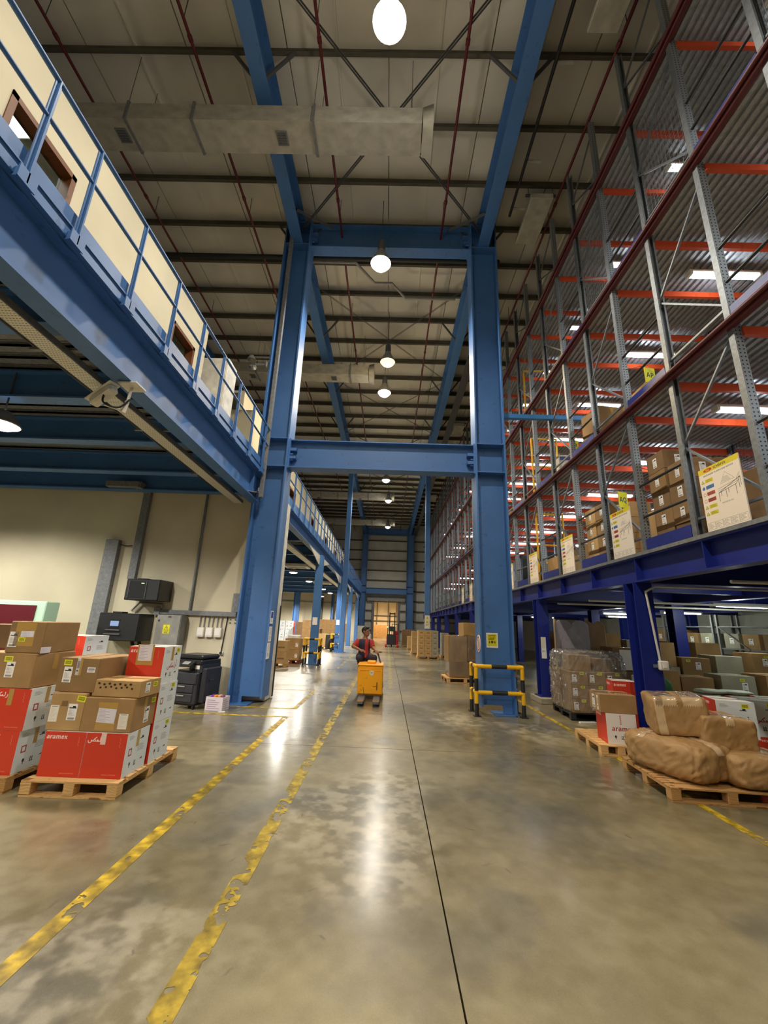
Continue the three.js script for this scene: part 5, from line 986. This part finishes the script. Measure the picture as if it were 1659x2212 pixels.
  part('trousers', blob((p) => { let d = smin(sdCap(p, J.hR, J.hL, 0.125, 0.125), legs(p), 0.06) - 0.012; d = Math.max(d, p[1] - 0.93, 0.33 - p[1]); return d; }, [-0.53, 0.62, -10.9], 0.42, 84), mat({ color: 0x282430, roughness: 0.85 }), t, 'dark trousers');
  part('shoes', blob((p) => Math.max(feet(p) - 0.008, 0.236 - p[1]), [-0.52, 0.3, -10.98], 0.36, 60), M.black, t);
  part('hair', blob((p) => { const dx = p[0] - H[0], dy = p[1] - H[1], dz = p[2] - H[2], f = dx * fx + dz * fz, r = -dx * fz + dz * fx; let d = sdEll([f, dy, r], [-0.02, 0.035, 0], [0.1, 0.1, 0.083]); d = Math.max(d, -(dy + 0.02 + 0.0) + Math.max(0, (f + 0.005)) * 1.25 - 0.02 * 0); d = Math.min(d, sdEll([f, dy, r], [0.05, 0.105, 0], [0.055, 0.022, 0.05])); return d; }, H, 0.17, 76), mat({ color: 0x12100f, roughness: 0.8 }), t, 'short black hair');
}
// ================= reach truck far down the aisle =================
{ const t = thing('reach_truck', 'red reach truck with a tall black mast far down the aisle', 'forklift', null, 0.4, 0, -34.4);
  const red = mat({ color: 0xa81f18, map: paintWear, roughness: 0.45 });
  part('chassis', uvd([chamfer(0.95, 0.75, 1.2, 0.05, 0.05, 0.5, -0.7)]), red, t); part('bonnet', uvd([chamfer(0.4, 0.35, 0.9, 0.04, 0.3, 1.05, -0.7)]), red, t);
  for (const s of [-1, 1]) { part('mast_channel', uvd([bx(0.09, 2.6, 0.12, s * 0.2, 1.34, 0)]), M.black, t); part('leg', uvd([chamfer(0.16, 0.18, 1.3, 0.02, s * 0.45, 0.12, 0.3)]), red, t); part('fork', uvd([bx(0.12, 0.04, 1.0, s * 0.18, 0.12, 0.6)]), M.greyDark, t); part('load_wheel', disc(0.09, 0.1, s * 0.45, 0.091, 0.85, 'x', 16), M.rubber, t); }
  for (const y of [0.5, 1.5, 2.55]) part('crosshead', uvd([bx(0.5, 0.1, 0.08, 0, y, 0)]), M.black, t);
  part('carriage', uvd([bx(0.55, 0.35, 0.06, 0, 1.35, 0.1)]), M.black, t); part('lower_guard', uvd([chamfer(0.7, 0.8, 0.1, 0.02, -0.05, 0.55, 0.0)]), M.black, t);
  part('overhead_guard', [...pipe([V(0.0, 0.9, -0.4), V(0.0, 1.75, -0.4), V(0.5, 1.72, -0.4), V(0.5, 0.7, -0.4)], 0.03, 8), ...pipe([V(0.0, 1.75, -0.4), V(0.0, 1.75, -1.2), V(0.5, 1.72, -1.2), V(0.5, 1.72, -0.4)], 0.03, 8), rod(V(0.5, 1.72, -1.2), V(0.5, 0.8, -1.2), 0.03, 8)], M.black, t);
  part('drive_wheel', disc(0.15, 0.12, 0, 0.151, -1.1, 'x', 18), M.rubber, t); part('beacon', disc(0.05, 0.08, -0.35, 1.5, -0.3, 'y', 12), glow([0.25, 1, 0.5], 2), t); part('beacon_post', rod(V(-0.35, 0.8, -0.3), V(-0.35, 1.46, -0.3), 0.015, 6), M.black, t);
}
// ================= soft kraft parcels and film =================
function soft(w, h, d, n, amp, s, seg = 18) {        // a sagging paper parcel: superellipsoid with folds, flat underside
  const g0 = new THREE.BoxGeometry(w, h, d, seg, Math.max(6, Math.round(seg * 0.6)), seg), p = g0.attributes.position, src = p.array.slice();
  const nz = (x, y, z) => fbm((x * 0.9 + z * 0.37 + 8) / 16, (y * 0.9 + z * 0.53 + 8) / 16, 32, 3, s) - 0.5;
  for (let i = 0; i < p.count; i++) {
    const x = p.getX(i), y = p.getY(i), z = p.getZ(i), a = Math.abs(2 * x / w), b = Math.abs(2 * y / h), c = Math.abs(2 * z / d);
    const r = Math.pow(Math.pow(a, n) + Math.pow(b, n) + Math.pow(c, n), 1 / n) / Math.max(a, b, c, 1e-6);
    const k = 1 / r, m = 1 + amp * nz(x * 6, y * 6 + 3, z * 6) * 2 + amp * 0.7 * Math.sin(nz(x * 4, z * 4, y * 4) * 26);
    p.setXYZ(i, x * k * m, Math.max(y * k * m, -h / 2 * 0.97) + h / 2 * 0.97, z * k * m);
  }
  const v = g0; v.computeVertexNormals();
  // weld the seams of the box faces
  const key = new Map(), N = v.attributes.normal; for (let i = 0; i < p.count; i++) { const q = `${src[i * 3].toFixed(3)},${src[i * 3 + 1].toFixed(3)},${src[i * 3 + 2].toFixed(3)}`; const e = key.get(q) ?? V(); e.x += N.getX(i); e.y += N.getY(i); e.z += N.getZ(i); key.set(q, e); }
  for (let i = 0; i < p.count; i++) { const e = key.get(`${src[i * 3].toFixed(3)},${src[i * 3 + 1].toFixed(3)},${src[i * 3 + 2].toFixed(3)}`), l = e.length() || 1; N.setXYZ(i, e.x / l, e.y / l, e.z / l); }
  return { g: v, src };
}
function bandOf({ g, src }, test, lift) {            // the part of a soft shape under a strip of tape, lifted off the paper
  const ix = g.index.array, P = g.attributes.position, N = g.attributes.normal, pos = [], nor = [];
  for (let i = 0; i < ix.length; i += 3) {
    const c = [0, 1, 2].map((k) => [0, 1, 2].reduce((a, q) => a + src[ix[i + q] * 3 + k], 0) / 3);
    if (test(c)) for (let q = 0; q < 3; q++) { const j = ix[i + q]; pos.push(P.getX(j) + N.getX(j) * lift, P.getY(j) + N.getY(j) * lift, P.getZ(j) + N.getZ(j) * lift); nor.push(N.getX(j), N.getY(j), N.getZ(j)); }
  }
  const o = new THREE.BufferGeometry(); o.setAttribute('position', new THREE.BufferAttribute(new Float32Array(pos), 3)); o.setAttribute('normal', new THREE.BufferAttribute(new Float32Array(nor), 3)); return planarUV(o);
}
function parcel(label, w, h, d, x, y, z, turn, n, amp, s, tapes, tilt = 0) {
  const t = thing('kraft_parcel', label, 'parcel', 'kraft parcels', x, y, z, turn); if (tilt) t.rotation.set(0, turn, tilt);
  const q = soft(w, h, d, n, amp, s, 26), keep = q.g.attributes.normal.clone(), b = planarUV(q.g.clone());
  part('wrapper', b, M.kraft, t);
  for (const f of tapes) part('tape', bandOf(q, f, 0.003), M.clearTape, t);
  return t;
}
pallet('grey brown wooden pallet under the kraft paper parcels', 1.2, 1.05, 3.62, -5.36, R(-4), M.woodOld);
parcel('long slumped kraft parcel lying on the front of the pallet', 0.66, 0.4, 0.98, 3.4, 0.142, -5.38, R(20), 4.2, 0.035, 11, [(c) => c[1] > 0.1 && Math.abs(c[0] - 0.02) < 0.05, (c) => c[1] > 0.15 && Math.abs(c[2] + 0.2) < 0.05]);
parcel('round edged kraft parcel at the photo edge of the pallet', 0.72, 0.33, 0.72, 4.03, 0.142, -5.14, R(-6), 4.6, 0.03, 23, [(c) => c[1] > 0.12 && Math.abs(c[0] - 0.1) < 0.04]);
parcel('kraft block parcel leaning on the two lower parcels', 0.56, 0.36, 0.6, 3.88, 0.43, -5.36, R(-8), 11, 0.02, 37, [(c) => c[1] > 0.1 && Math.abs(c[0]) < 0.05, (c) => c[1] > 0.1 && Math.abs(c[2] - 0.1) < 0.04], R(-3));
parcel('kraft parcel with glossy tape on top of the heap', 0.58, 0.42, 0.64, 3.56, 0.545, -5.52, R(-22), 13, 0.02, 51, [(c) => c[1] > 0.12 && Math.abs(c[0] + 0.12) < 0.11, (c) => c[1] > 0.12 && Math.abs(c[0] - 0.14) < 0.1, (c) => c[2] > 0.2 && Math.abs(c[0] + 0.2) < 0.04], R(4));
// courier boxes right behind the parcels
pallet('pallet under the white courier boxes at the right photo edge', 1.1, 1.0, 4.86, -6.02, R(-16), M.woodOld);
for (const [i, [x, z, y]] of [[4.44, -5.83, 0], [4.86, -5.95, 0], [5.28, -6.07, 0]].entries()) courierBox(`${ORD[i]} red courier box low behind the kraft parcels`, 0.41, 0.32, 0.4, x, 0.142, z, R(-16), { group: 'courier boxes at the right edge', faces: ['w0', 'w0', 'top', 'top', 'r0', 'r0'] });
for (const [i, [x, z]] of [[4.44, -5.83], [4.86, -5.95], [5.28, -6.07]].entries()) courierBox(`${['first', 'second', 'third'][i]} white courier box with red Arabic lettering behind the parcels`, 0.41, 0.42, 0.4, x, 0.464, z, R(-16), { group: 'courier boxes at the right edge', faces: ['r0', 'r0', 'top', 'top', 'w3', 'w3'], marks: [ysl('f', 0.75, 0.88)] });
// small pallet with courier box and carton
pallet('small pale pallet beside the yellow line with a courier box', 0.56, 1.0, 3.36, -6.92, R(-4), M.wood);
courierBox('courier box with red Latin lettering on its white front', 0.4, 0.4, 0.42, 3.41, 0.142, -6.68, R(-8), { group: 'courier boxes on the small pallet', faces: ['r0', 'r0', 'top', 'top', 'w2', 'w2'], marks: [['print_tape', 'f', 0.48, 0.8, 0.03, 0.13, mat({ map: canvasTex(32, 128, (g) => { g.fillStyle = '#e4d2c8'; g.fillRect(0, 0, 32, 128); g.fillStyle = '#b03a30'; for (let i = 0; i < 5; i++) g.fillRect(8, 8 + i * 25, 16, 12); }), roughness: 0.4 })]] });
carton('brown carton with glossy tape on the lettered courier box', 0.5, 0.25, 0.44, 3.4, 0.544, -6.7, R(-8), M.card, { marks: [['clear_tape', 't', 0.5, 0.5, 0.5, 0.25, M.clearTape], ['shipping_label', 'l', 0.4, 0.5, 0.12, 0.18, X.ship], ['print_tape', 'l', 0.8, 0.5, 0.05, 0.2, X.barcode]] });
courierBox('tall red courier box leaning against the nearest royal blue column', 0.36, 0.46, 0.3, 3.83, 0, -7.2, R(-10), { group: 'courier boxes on the small pallet', faces: ['w0', 'r0', 'top', 'top', 'r0', 'r0'] });
courierBox('upper red courier box against the nearest royal blue column', 0.36, 0.46, 0.3, 3.83, 0.462, -7.2, R(-10), { group: 'courier boxes on the small pallet', faces: ['w0', 'r0', 'top', 'top', 'r0', 'r0'] });
// film-wrapped pallet
pallet('black pallet under the film wrapped cartons', 1.1, 1.1, 4.2, -9.25, R(-4), M.black);
{ let n = 0;
  for (let q = 0; q < 3; q++) for (let j = 0; j < 2; j++) for (let i = 0; i < 3; i++) {
    const m = i === 2 ? M.card4 : M.card2;
    carton(`brown labelled carton, ${['bottom', 'middle', 'top'][q]} layer ${j ? 'rear' : 'front'} ${['inner', 'centre', 'outer'][i]}, inside the stretch film`, 0.34, 0.25, 0.5, 3.84 + i * 0.35, 0.142 + q * 0.252, -8.98 - j * 0.52, R(-3), m, { group: 'film wrapped cartons', marks: j ? [] : [['shipping_label', 'f', 0.22, 0.5, 0.085, 0.14, X.ship], ysl('f', 0.66, 0.88)] });
  }
  for (const [i, [x, z, h]] of [[3.95, -9.1, 0.3], [4.42, -9.2, 0.24]].entries()) carton(`loose carton ${i ? 'of dark board' : 'of tan board'} bulging under the stretch film`, 0.42, h, 0.46, x, 0.9, z, R(i * 14 - 6), i ? M.card4 : M.card2, { group: 'film wrapped cartons' });
  const q = soft(1.16, 1.14, 1.16, 9, 0.05, 77, 46); const f = solo('stretch_film', planarUV(q.g), M.film, 'crinkled clear stretch film round the pallet of cartons', 'film'); f.position.set(4.19, 0.15, -9.24); f.rotation.y = R(-3);
  const tl = thing('film_tail', 'loose tail of stretch film on the floor by the black pallet', 'film'); part('strip', uvd([bx(0.34, 0.02, 0.05, 3.85, 0.012, -8.58, 0.2)]), M.paper, tl);
}
// scalloped grey display boards
{ const prof = (w) => { const a = []; a.push([-w / 2, 0], [w / 2, 0], [w / 2, 1.75]); for (let i = 0; i <= 8; i++) { const q = i / 8 * Math.PI; a.push([w * 0.25 + Math.cos(q) * w * 0.25, 1.78 + Math.sin(q) * 0.14]); } for (let i = 0; i <= 8; i++) { const q = i / 8 * Math.PI; a.push([-w * 0.25 + Math.cos(q) * w * 0.25, 1.78 + Math.sin(q) * 0.14]); } a.push([-w / 2, 1.75]); return a; };
  const board = mat({ color: 0x9d97a0, map: grainNoise, roughness: 0.7 }), edge = mat({ color: 0xb49a7c, map: cardMap, roughness: 0.8 });
  const t = thing('display_board', 'tall grey display board with scalloped top behind the wrapped pallet', 'board', null, 4.35, 0, -10.15, R(6)); part('panel', uvd([ext(prof(0.85), 0.03, 0.003)]), board, t); part('arch_panel', uvd([ext([[-0.42, 0], [0.2, 0], [0.2, 1.6], [0.1, 1.75], [-0.05, 1.8], [-0.25, 1.7], [-0.38, 1.45], [-0.42, 1.1]], 0.02).translate(0.1, 0, 0.035)]), board, t);
  const u = thing('display_board', 'brown edged display board standing beside the grey scalloped one', 'board', null, 3.88, 0, -9.95, R(66)); part('panel', uvd([ext(prof(0.6), 0.03, 0.003)]), edge, u);
  const v = thing('display_board', 'brown display board at the far side of the scalloped one', 'board', null, 4.95, 0, -10.3, R(-35)); part('panel', uvd([ext(prof(0.5), 0.03, 0.003)]), edge, v); }
// rolled goods and rods behind the portal column
{ solo('white_roll', rod(V(2.75, 1.0, -12.3), V(3.3, 0.85, -11.5), 0.13, 20), M.white, 'white roll lying on goods behind the guarded column', 'roll');
  carton('brown carton under the white roll behind the guarded column', 0.8, 0.7, 1.2, 3.05, 0, -12.0, R(-25), M.card4);
  for (let i = 0; i < 7; i++) solo('metal_rod', rod(V(3.3 + i * 0.09, 0.02, -12.9 - (i % 2) * 0.1), V(3.2 + i * 0.11, 1.7 + (i % 3) * 0.08, -13.1), 0.016, 8), i % 2 ? M.zinc : M.zincDull, `${ORD[i]} upright metal rod leaning beside the racking column`, 'rod', 'metal rods');
  const t = thing('rack_trolley', 'dark red frame behind the guarded portal column', 'trolley', null, 3.35, 0, -13.6); for (const s of [-1, 1]) part('post', uvd([bx(0.08, 2.1, 0.08, s * 0.45, 1.05, 0)]), M.maroon, t); for (const y of [0.3, 1.3, 2.05]) part('rail', uvd([bx(0.9, 0.08, 0.06, 0, y, 0)]), M.maroon, t);
  const b = thing('water_bottle', 'blue water bottle standing on goods behind the portal column', 'bottle', null, 2.92, 0.7, -11.6); part('body', lathe([[0, 0], [0.1, 0], [0.11, 0.05], [0.11, 0.28], [0.04, 0.36], [0.035, 0.4], [0, 0.4]], 0, 0, 0, 18), mat({ color: 0x3f7fd0, roughness: 0.25 }), b); part('cap', disc(0.04, 0.04, 0, 0.42, 0, 'y', 14), M.royal, b); }

// ================= pallets along the far aisle =================
function block(prefix, n, w, h, d, x, z, nx, ny, nz, m, o = {}) {     // a neat pallet load of equal cartons
  pallet(`pallet under ${prefix}`, nx * w + 0.06, nz * d + 0.06, x, z, o.turn ?? 0, o.pal ?? M.woodOld, 0, true);
  const T = o.turn ?? 0, c = Math.cos(T), s = Math.sin(T);
  for (let q = 0; q < ny; q++) for (let i = 0; i < nx; i++) for (let j = 0; j < nz; j++) {
    if (o.skip && o.skip(q, i, j)) continue;
    const lx = (i - (nx - 1) / 2) * w, lz = (j - (nz - 1) / 2) * d;
    carton(`${ORD[i]} across in the ${['lowest', 'second', 'third', 'fourth', 'fifth'][q]} layer among ${prefix}`, w - 0.008, h - 0.004, d - 0.008, x + lx * c + lz * s, 0.142 + q * h, z - lx * s + lz * c, T, typeof m === 'function' ? m(q, i, j) : m, { group: prefix, tape: j === nz - 1 || q === ny - 1 ? 1 : 0, marks: o.marks && j === nz - 1 ? o.marks : [] });
  }
}
block('the neat yellow cartons by the far slender column', 0, 0.36, 0.26, 0.8, 2.2, -23.2, 3, 5, 1, (q, i) => i === 2 ? M.cardGrey : M.card3, { marks: [['print', 'f', 0.5, 0.55, 0.14, 0.05, M.card4]] });
block('the low cartons past the neat yellow stack', 0, 0.42, 0.4, 0.84, 1.95, -26.6, 2, 3, 1, M.card3);
block('the two knee high cartons near the reach truck', 0, 0.55, 0.4, 0.5, 1.75, -31, 1, 2, 1, M.card3);
block('the dark goods beside the reach truck', 0, 0.5, 0.4, 1.0, 1.75, -35.5, 2, 3, 1, M.card4);
block('the goods before the far racking', 0, 0.5, 0.42, 1.0, 2.9, -30.5, 2, 3, 1, M.card2);
{ pallet('pallet jutting out under the wrapped brown stack by the guard', 1.15, 1.1, 2.45, -14.2, R(3), M.wood);
  for (const [i, [x, y, w, h, m]] of [[2.3, 0.142, 0.62, 0.46, M.card2], [2.78, 0.142, 0.34, 0.5, M.card2], [2.25, 0.604, 0.6, 0.8, M.card], [2.75, 0.644, 0.36, 0.76, M.card2], [2.68, 1.41, 0.48, 0.4, M.card3]].entries()) carton(['large low brown carton in the wrapped stack by the guard', 'narrow low carton in the wrapped stack by the guard', 'tall brown carton in the wrapped stack by the guard', 'narrow tall carton in the wrapped stack by the guard', 'carton on top of the wrapped stack by the guard'][i], w, h, 0.8, x, y, -14.15, R(2), m, { group: 'wrapped brown stack' });
  const q = soft(0.98, 1.28, 0.92, 10, 0.012, 99, 26), f = solo('stretch_film', planarUV(q.g), M.film, 'stretch film round the brown stack behind the guard rail', 'film'); f.position.set(2.46, 0.15, -14.15); }
{ block('the film covered load behind the neat cartons', 0, 0.4, 0.4, 0.8, 3.25, -24.3, 1, 3, 1, M.cardGrey); }
// storage area under the far mezzanine
block('the printed cartons past the copier column', 0, 0.42, 0.4, 0.42, -4.15, -16.4, 2, 2, 1, M.card3, { marks: [['print', 'f', 0.5, 0.4, 0.26, 0.05, M.card4]] });
block('the two cartons by the slim column', 0, 0.62, 0.42, 0.6, -3.85, -17.9, 1, 2, 1, M.card, { marks: [['shipping_label', 'f', 0.8, 0.4, 0.1, 0.16, X.ship]], pal: mat({ color: 0x7a3a20, map: woodMap, roughness: 0.8 }) });
carton('white foam slab on the two stacked cartons', 0.5, 0.12, 0.5, -3.85, 0.984, -17.9, 0.1, M.white, { tape: 0 });
for (const [i, x] of [-8.2, -7.55].entries()) for (let q = 0; q < 2; q++) courierBox(`white courier carton ${q ? 'upper' : 'lower'} ${i ? 'inner' : 'outer'} in the far storage area`, 0.62, 0.85, 0.6, x, q * 0.852, -33.2, 0, { group: 'far white courier cartons', faces: ['r0', 'r0', 'top', 'top', 'w0', 'w0'] });
block('the dark wrapped load in the far storage area', 0, 0.5, 0.5, 1.0, -6.4, -32.8, 2, 3, 1, M.card4);
block('the tall cartons between the slim columns', 0, 0.6, 0.55, 1.2, -5.2, -29.8, 2, 3, 1, M.card, { skip: (q, i) => q === 2 && i === 1 });
block('the low cartons between slim columns', 0, 0.6, 0.4, 0.6, -4.2, -28.2, 1, 2, 1, M.card3);
block('the long load against the storage wall', 0, 0.7, 0.45, 0.6, -5.4, -38.5, 4, 4, 1, M.card);
block('the mixed load in the far storage', 0, 0.5, 0.5, 0.5, -3.9, -36.5, 2, 3, 1, M.card4);
block('the small load near the far doorway', 0, 0.5, 0.45, 0.5, -2.4, -42, 2, 3, 1, M.cardGrey);
{ const t = thing('pallet_truck', 'dark hand truck parked behind the second slim column', 'truck', null, -3.6, 0, -27.2); part('body', uvd([chamfer(0.5, 0.9, 0.4, 0.05, 0, 0.5, 0)]), M.black, t); part('tyre', new THREE.TorusGeometry(0.32, 0.09, 10, 24).rotateY(0.6).translate(0.25, 0.42, 0.3), M.rubber, t); part('handle', curve([V(0.45, 0.05, 0.3), V(0.62, 0.4, 0.35), V(0.7, 0.9, 0.3), V(0.6, 1.2, 0.2)], 0.05, 14, 8), M.card3, t); }
{ const t = thing('metal_strip', 'pale strip lying on the floor by the printed cartons', 'strip'); part('bar', uvd([bx(0.06, 0.02, 0.6, -3.7, 0.011, -15.6, -0.5)]), M.white, t); }
// goods in the lit hall and by the doorway
block('the goods inside the lit hall', 0, 0.6, 0.5, 0.6, -0.9, -56, 3, 3, 1, M.card3);
for (const [i, x] of [-1.5, 0.9].entries()) solo('white_sack', soft(0.8, 0.75, 0.6, 3, 0.05, 130 + i, 12).g.translate(x - 0.5, 0, -44.5), M.white, ['round white sack beside the doorway jamb', 'white sack beside the reach truck by the doorway'][i], 'sack');

// ================= goods under and on the racking =================
const under = { group: 'cartons stored under the racking mezzanine' };
const upile = [ // x, z, w, h, d, levels
  [5.55, -7.35, 1.1, 0.7, 0.55, 1, M.card4], [6.55, -7.5, 0.75, 0.66, 0.5, 1, M.card2], [4.85, -8.0, 0.5, 0.45, 0.5, 1, M.card2],
  [5.35, -8.75, 0.6, 0.5, 0.5, 2, M.cardGrey], [6.0, -8.7, 0.55, 0.45, 0.5, 2, M.card2], [6.65, -8.6, 0.6, 0.48, 0.5, 2, M.cardGrey], [7.3, -8.5, 0.6, 0.5, 0.5, 2, M.card], [7.95, -8.3, 0.5, 0.5, 0.5, 2, M.cardGrey],
  [5.3, -9.9, 0.6, 0.45, 0.55, 3, M.card4], [6.0, -9.75, 0.6, 0.5, 0.55, 3, M.cardGrey], [6.7, -9.7, 0.55, 0.4, 0.5, 3, M.card2], [7.4, -9.7, 0.6, 0.42, 0.5, 3, M.cardGrey], [8.1, -9.6, 0.6, 0.45, 0.55, 3, M.card], [8.8, -9.4, 0.6, 0.45, 0.55, 3, M.card2],
  [5.0, -11.5, 0.65, 0.52, 0.6, 3, M.card2], [5.75, -11.6, 0.7, 0.55, 0.6, 3, M.card4], [6.6, -11.7, 0.6, 0.5, 0.6, 3, M.cardGrey], [7.5, -11.7, 0.6, 0.5, 0.6, 3, M.card], [8.3, -11.5, 0.6, 0.5, 0.6, 3, M.cardGrey], [4.9, -12.9, 0.7, 0.55, 0.6, 3, M.card4], [5.8, -13.2, 0.7, 0.5, 0.6, 3, M.card2],
];
upile.forEach(([x, z, w, h, d, n, m], i) => { for (let q = 0; q < n; q++) carton(`${['lower', 'second', 'third'][q]} carton of the ${ORD[i]} stack under the racking mezzanine`, w, h, d, x + rr(-0.03, 0.03), q * (h + 0.001), z + rr(-0.03, 0.03), R(rr(-12, 12)), q === n - 1 && i % 3 === 0 ? M.card : m, { ...under, tapeDown: 1, marks: rnd() > 0.35 ? [['shipping_label', 'f', rr(0.2, 0.8), 0.6, 0.1, 0.15, X.ship], ysl('f', rr(0.2, 0.8), 0.85)] : [] }); });
{ const t = thing('green_sheet', 'green plastic sheet draped over goods by the nearest blue column', 'sheet', null, 4.85, 0.451, -8.0); part('sheet', planarUV(soft(0.45, 0.5, 0.45, 3, 0.08, 201, 14).g), M.green, t);
  for (let i = 0; i < 4; i++) solo('padded_envelope', soft(0.42, 0.06, 0.32, 4, 0.03, 210 + i, 10).g.rotateY(rr(-0.5, 0.5)).translate(5.35 + (i % 2) * 0.4, 0.702 + Math.floor(i / 2) * 0.06, -7.35 + (i % 2) * 0.03), mat({ color: 0xb9c0aa, roughness: 0.5 }), `${ORD[i]} pale padded envelope on the low carton behind the parcels`, 'envelope', 'padded envelopes');
  const b = solo('paper_sheet', uvd([bx(0.32, 0.42, 0.01, 5.3, 1.1, -9.6, 0)]), M.paper, 'pale blue paper sheet on the tall dark stack', 'paper'); }
// shelving units at the back of the ground floor
for (const [i, z] of [-11.6, -13.8, -16.0].entries()) {
  const t = thing('shelving_unit', `${ORD[i]} dim shelving unit against the rear of the ground floor`, 'shelving', 'ground floor shelving', 10.0, 0, z);
  for (const sx of [-0.3, 0.3]) for (const sz of [-1, 1]) part('post', uvd([bx(0.06, 2.3, 0.06, sx, 1.15, sz)]), M.zincDull, t);
  for (const y of [0.12, 0.75, 1.35, 1.95]) part('shelf', uvd([bx(0.62, 0.03, 2.06, 0, y, 0)]), M.zincDull, t);
  part('brace', [bar(V(-0.31, 0.75, -0.98), V(-0.31, 1.35, 0), 0.03, 0.02), bar(V(-0.31, 1.35, 0), V(-0.31, 1.95, -0.98), 0.03, 0.02)], M.zincDull, t);
  for (const [q, y] of [0.136, 0.766, 1.366].entries()) for (let k = 0; k < 3; k++) carton(`${ORD[k]} carton on the ${['bottom', 'middle', 'upper'][q]} shelf of the ${ORD[i]} rear unit`, 0.5, +rr(0.3, 0.5).toFixed(1), 0.52, 10.0, y, z - 0.64 + k * 0.64, 0, pick([M.card, M.cardGrey, M.card2]), { group: 'cartons on the rear shelving', tape: 0, marks: [['shipping_label', 'l', 0.5, 0.5, 0.14, 0.16, X.ship]] });
}
// cartons on the walkways of the racking
const lb = [['shipping_label', 'l', 0.5, 0.5, 0.09, 0.15, X.ship], ['shipping_label', 'f', 0.6, 0.5, 0.09, 0.15, X.ship]];
for (let q = 0; q < 5; q++) for (let i = 0; i < 2; i++) for (let j = 0; j < 2; j++) { if (q === 4 && j === 0) continue; if (i && j) continue; carton(`dark labelled carton in the ${['lowest', 'second', 'third', 'fourth', 'topmost'][q]} layer, ${i ? 'outer' : 'inner'} ${j ? 'rear' : 'front'}, on the nearest walkway`, 0.36, 0.295, 0.4, 4.22 + i * 0.4 + rr(-0.01, 0.01), 2.86 + q * 0.297, -5.5 - j * 0.43, R(rr(-3, 3)), q % 2 ? M.card2 : M.card4, { group: 'stack on the nearest walkway', marks: lb }); }
for (let q = 0; q < 4; q++) for (let i = 0; i < 2; i++) for (let j = 0; j < 2; j++) if (!(i && j)) carton(`pale carton in the ${['lowest', 'second', 'third', 'topmost'][q]} layer, ${i ? 'outer' : 'inner'} ${j ? 'rear' : 'front'}, on the second walkway`, 0.4, 0.3, 0.42, 4.25 + i * 0.44, 2.86 + q * 0.302, -7.68 - j * 0.44, R(rr(-2, 2)), j || i ? M.card3 : M.card2, { group: 'stack on the second walkway', marks: lb });
carton('tall brown carton on the middle walkway above the pale stack', 0.55, 0.85, 0.6, 4.35, 5.236, -7.8, R(8), M.card2, { cross: 1, tapeDown: 1 });
carton('second brown carton on the middle walkway beside a tilted one', 0.5, 0.5, 0.34, 4.95, 5.236, -7.75, R(-6), M.card, {});
carton('white appliance box with a blue stripe on the middle walkway', 0.55, 0.75, 0.5, 4.5, 5.236, -11.9 + 1.9, 0, M.white, { tape: 0, marks: [['blue_stripe', 'f', 0.5, 0.88, 0.5, 0.1, M.royal]] });
carton('red and white box next to the appliance box', 0.3, 0.6, 0.4, 4.2, 5.236, -11.85, 0, mat({ color: 0xa8493c, map: cardMap, roughness: 0.7 }), { tape: 0 });
carton('brown box high on the upper walkway by the portal column', 0.6, 0.5, 0.6, 4.5, 7.786, -12.0, R(10), M.card, {});
for (let k = 0; k < 12; k++) for (let i = 0; i < 3; i++) {
  const nn = k < 7 ? 3 : 2;
  for (let q = 0; q < nn; q++) {
    if (rnd() < 0.35) continue;
    const h = rr(0.3, 0.62), far = k >= 7, x = far ? 4.35 + q * 0.7 : 6.9 + q * 0.68;
    const y = far ? TIER[i] + (i ? 0.036 : 0.01) : TIER[i] + 1.05 + 0.066;
    carton(`${ORD[q]} carton on the raised shelf of the ${ORD[k + 2]} shelving row, ${['lower', 'middle', 'upper'][i]} level`, 0.6, +h.toFixed(1), 0.8, x, y, rowN(k) - 0.57, R(rr(-4, 4)), pick(CM), { group: 'cartons on the shelving rows', tape: far ? 0 : 1, marks: far ? [] : [['shipping_label', 'f', 0.5, 0.5, 0.12, 0.14, X.ship]] });
  }
  if (k < 7 && i < 2) for (let q = 0; q < 2; q++) { if (rnd() < 0.35) continue; carton(`${q ? 'deeper' : 'nearer'} carton on the floor of the ${ORD[k + 2]} shelving row, ${['lower', 'middle', 'upper'][i]} level`, 0.7, +rr(0.4, 0.8).toFixed(1), 0.8, 4.75 + q * 0.8, TIER[i] + (i ? 0.036 : 0.01), rowN(k) - 0.57, R(rr(-3, 3)), pick(CM), { group: 'cartons on the shelving floors', marks: [['shipping_label', 'f', 0.4, 0.5, 0.12, 0.16, X.ship]] }); }
}
renderer.render(scene, camera);
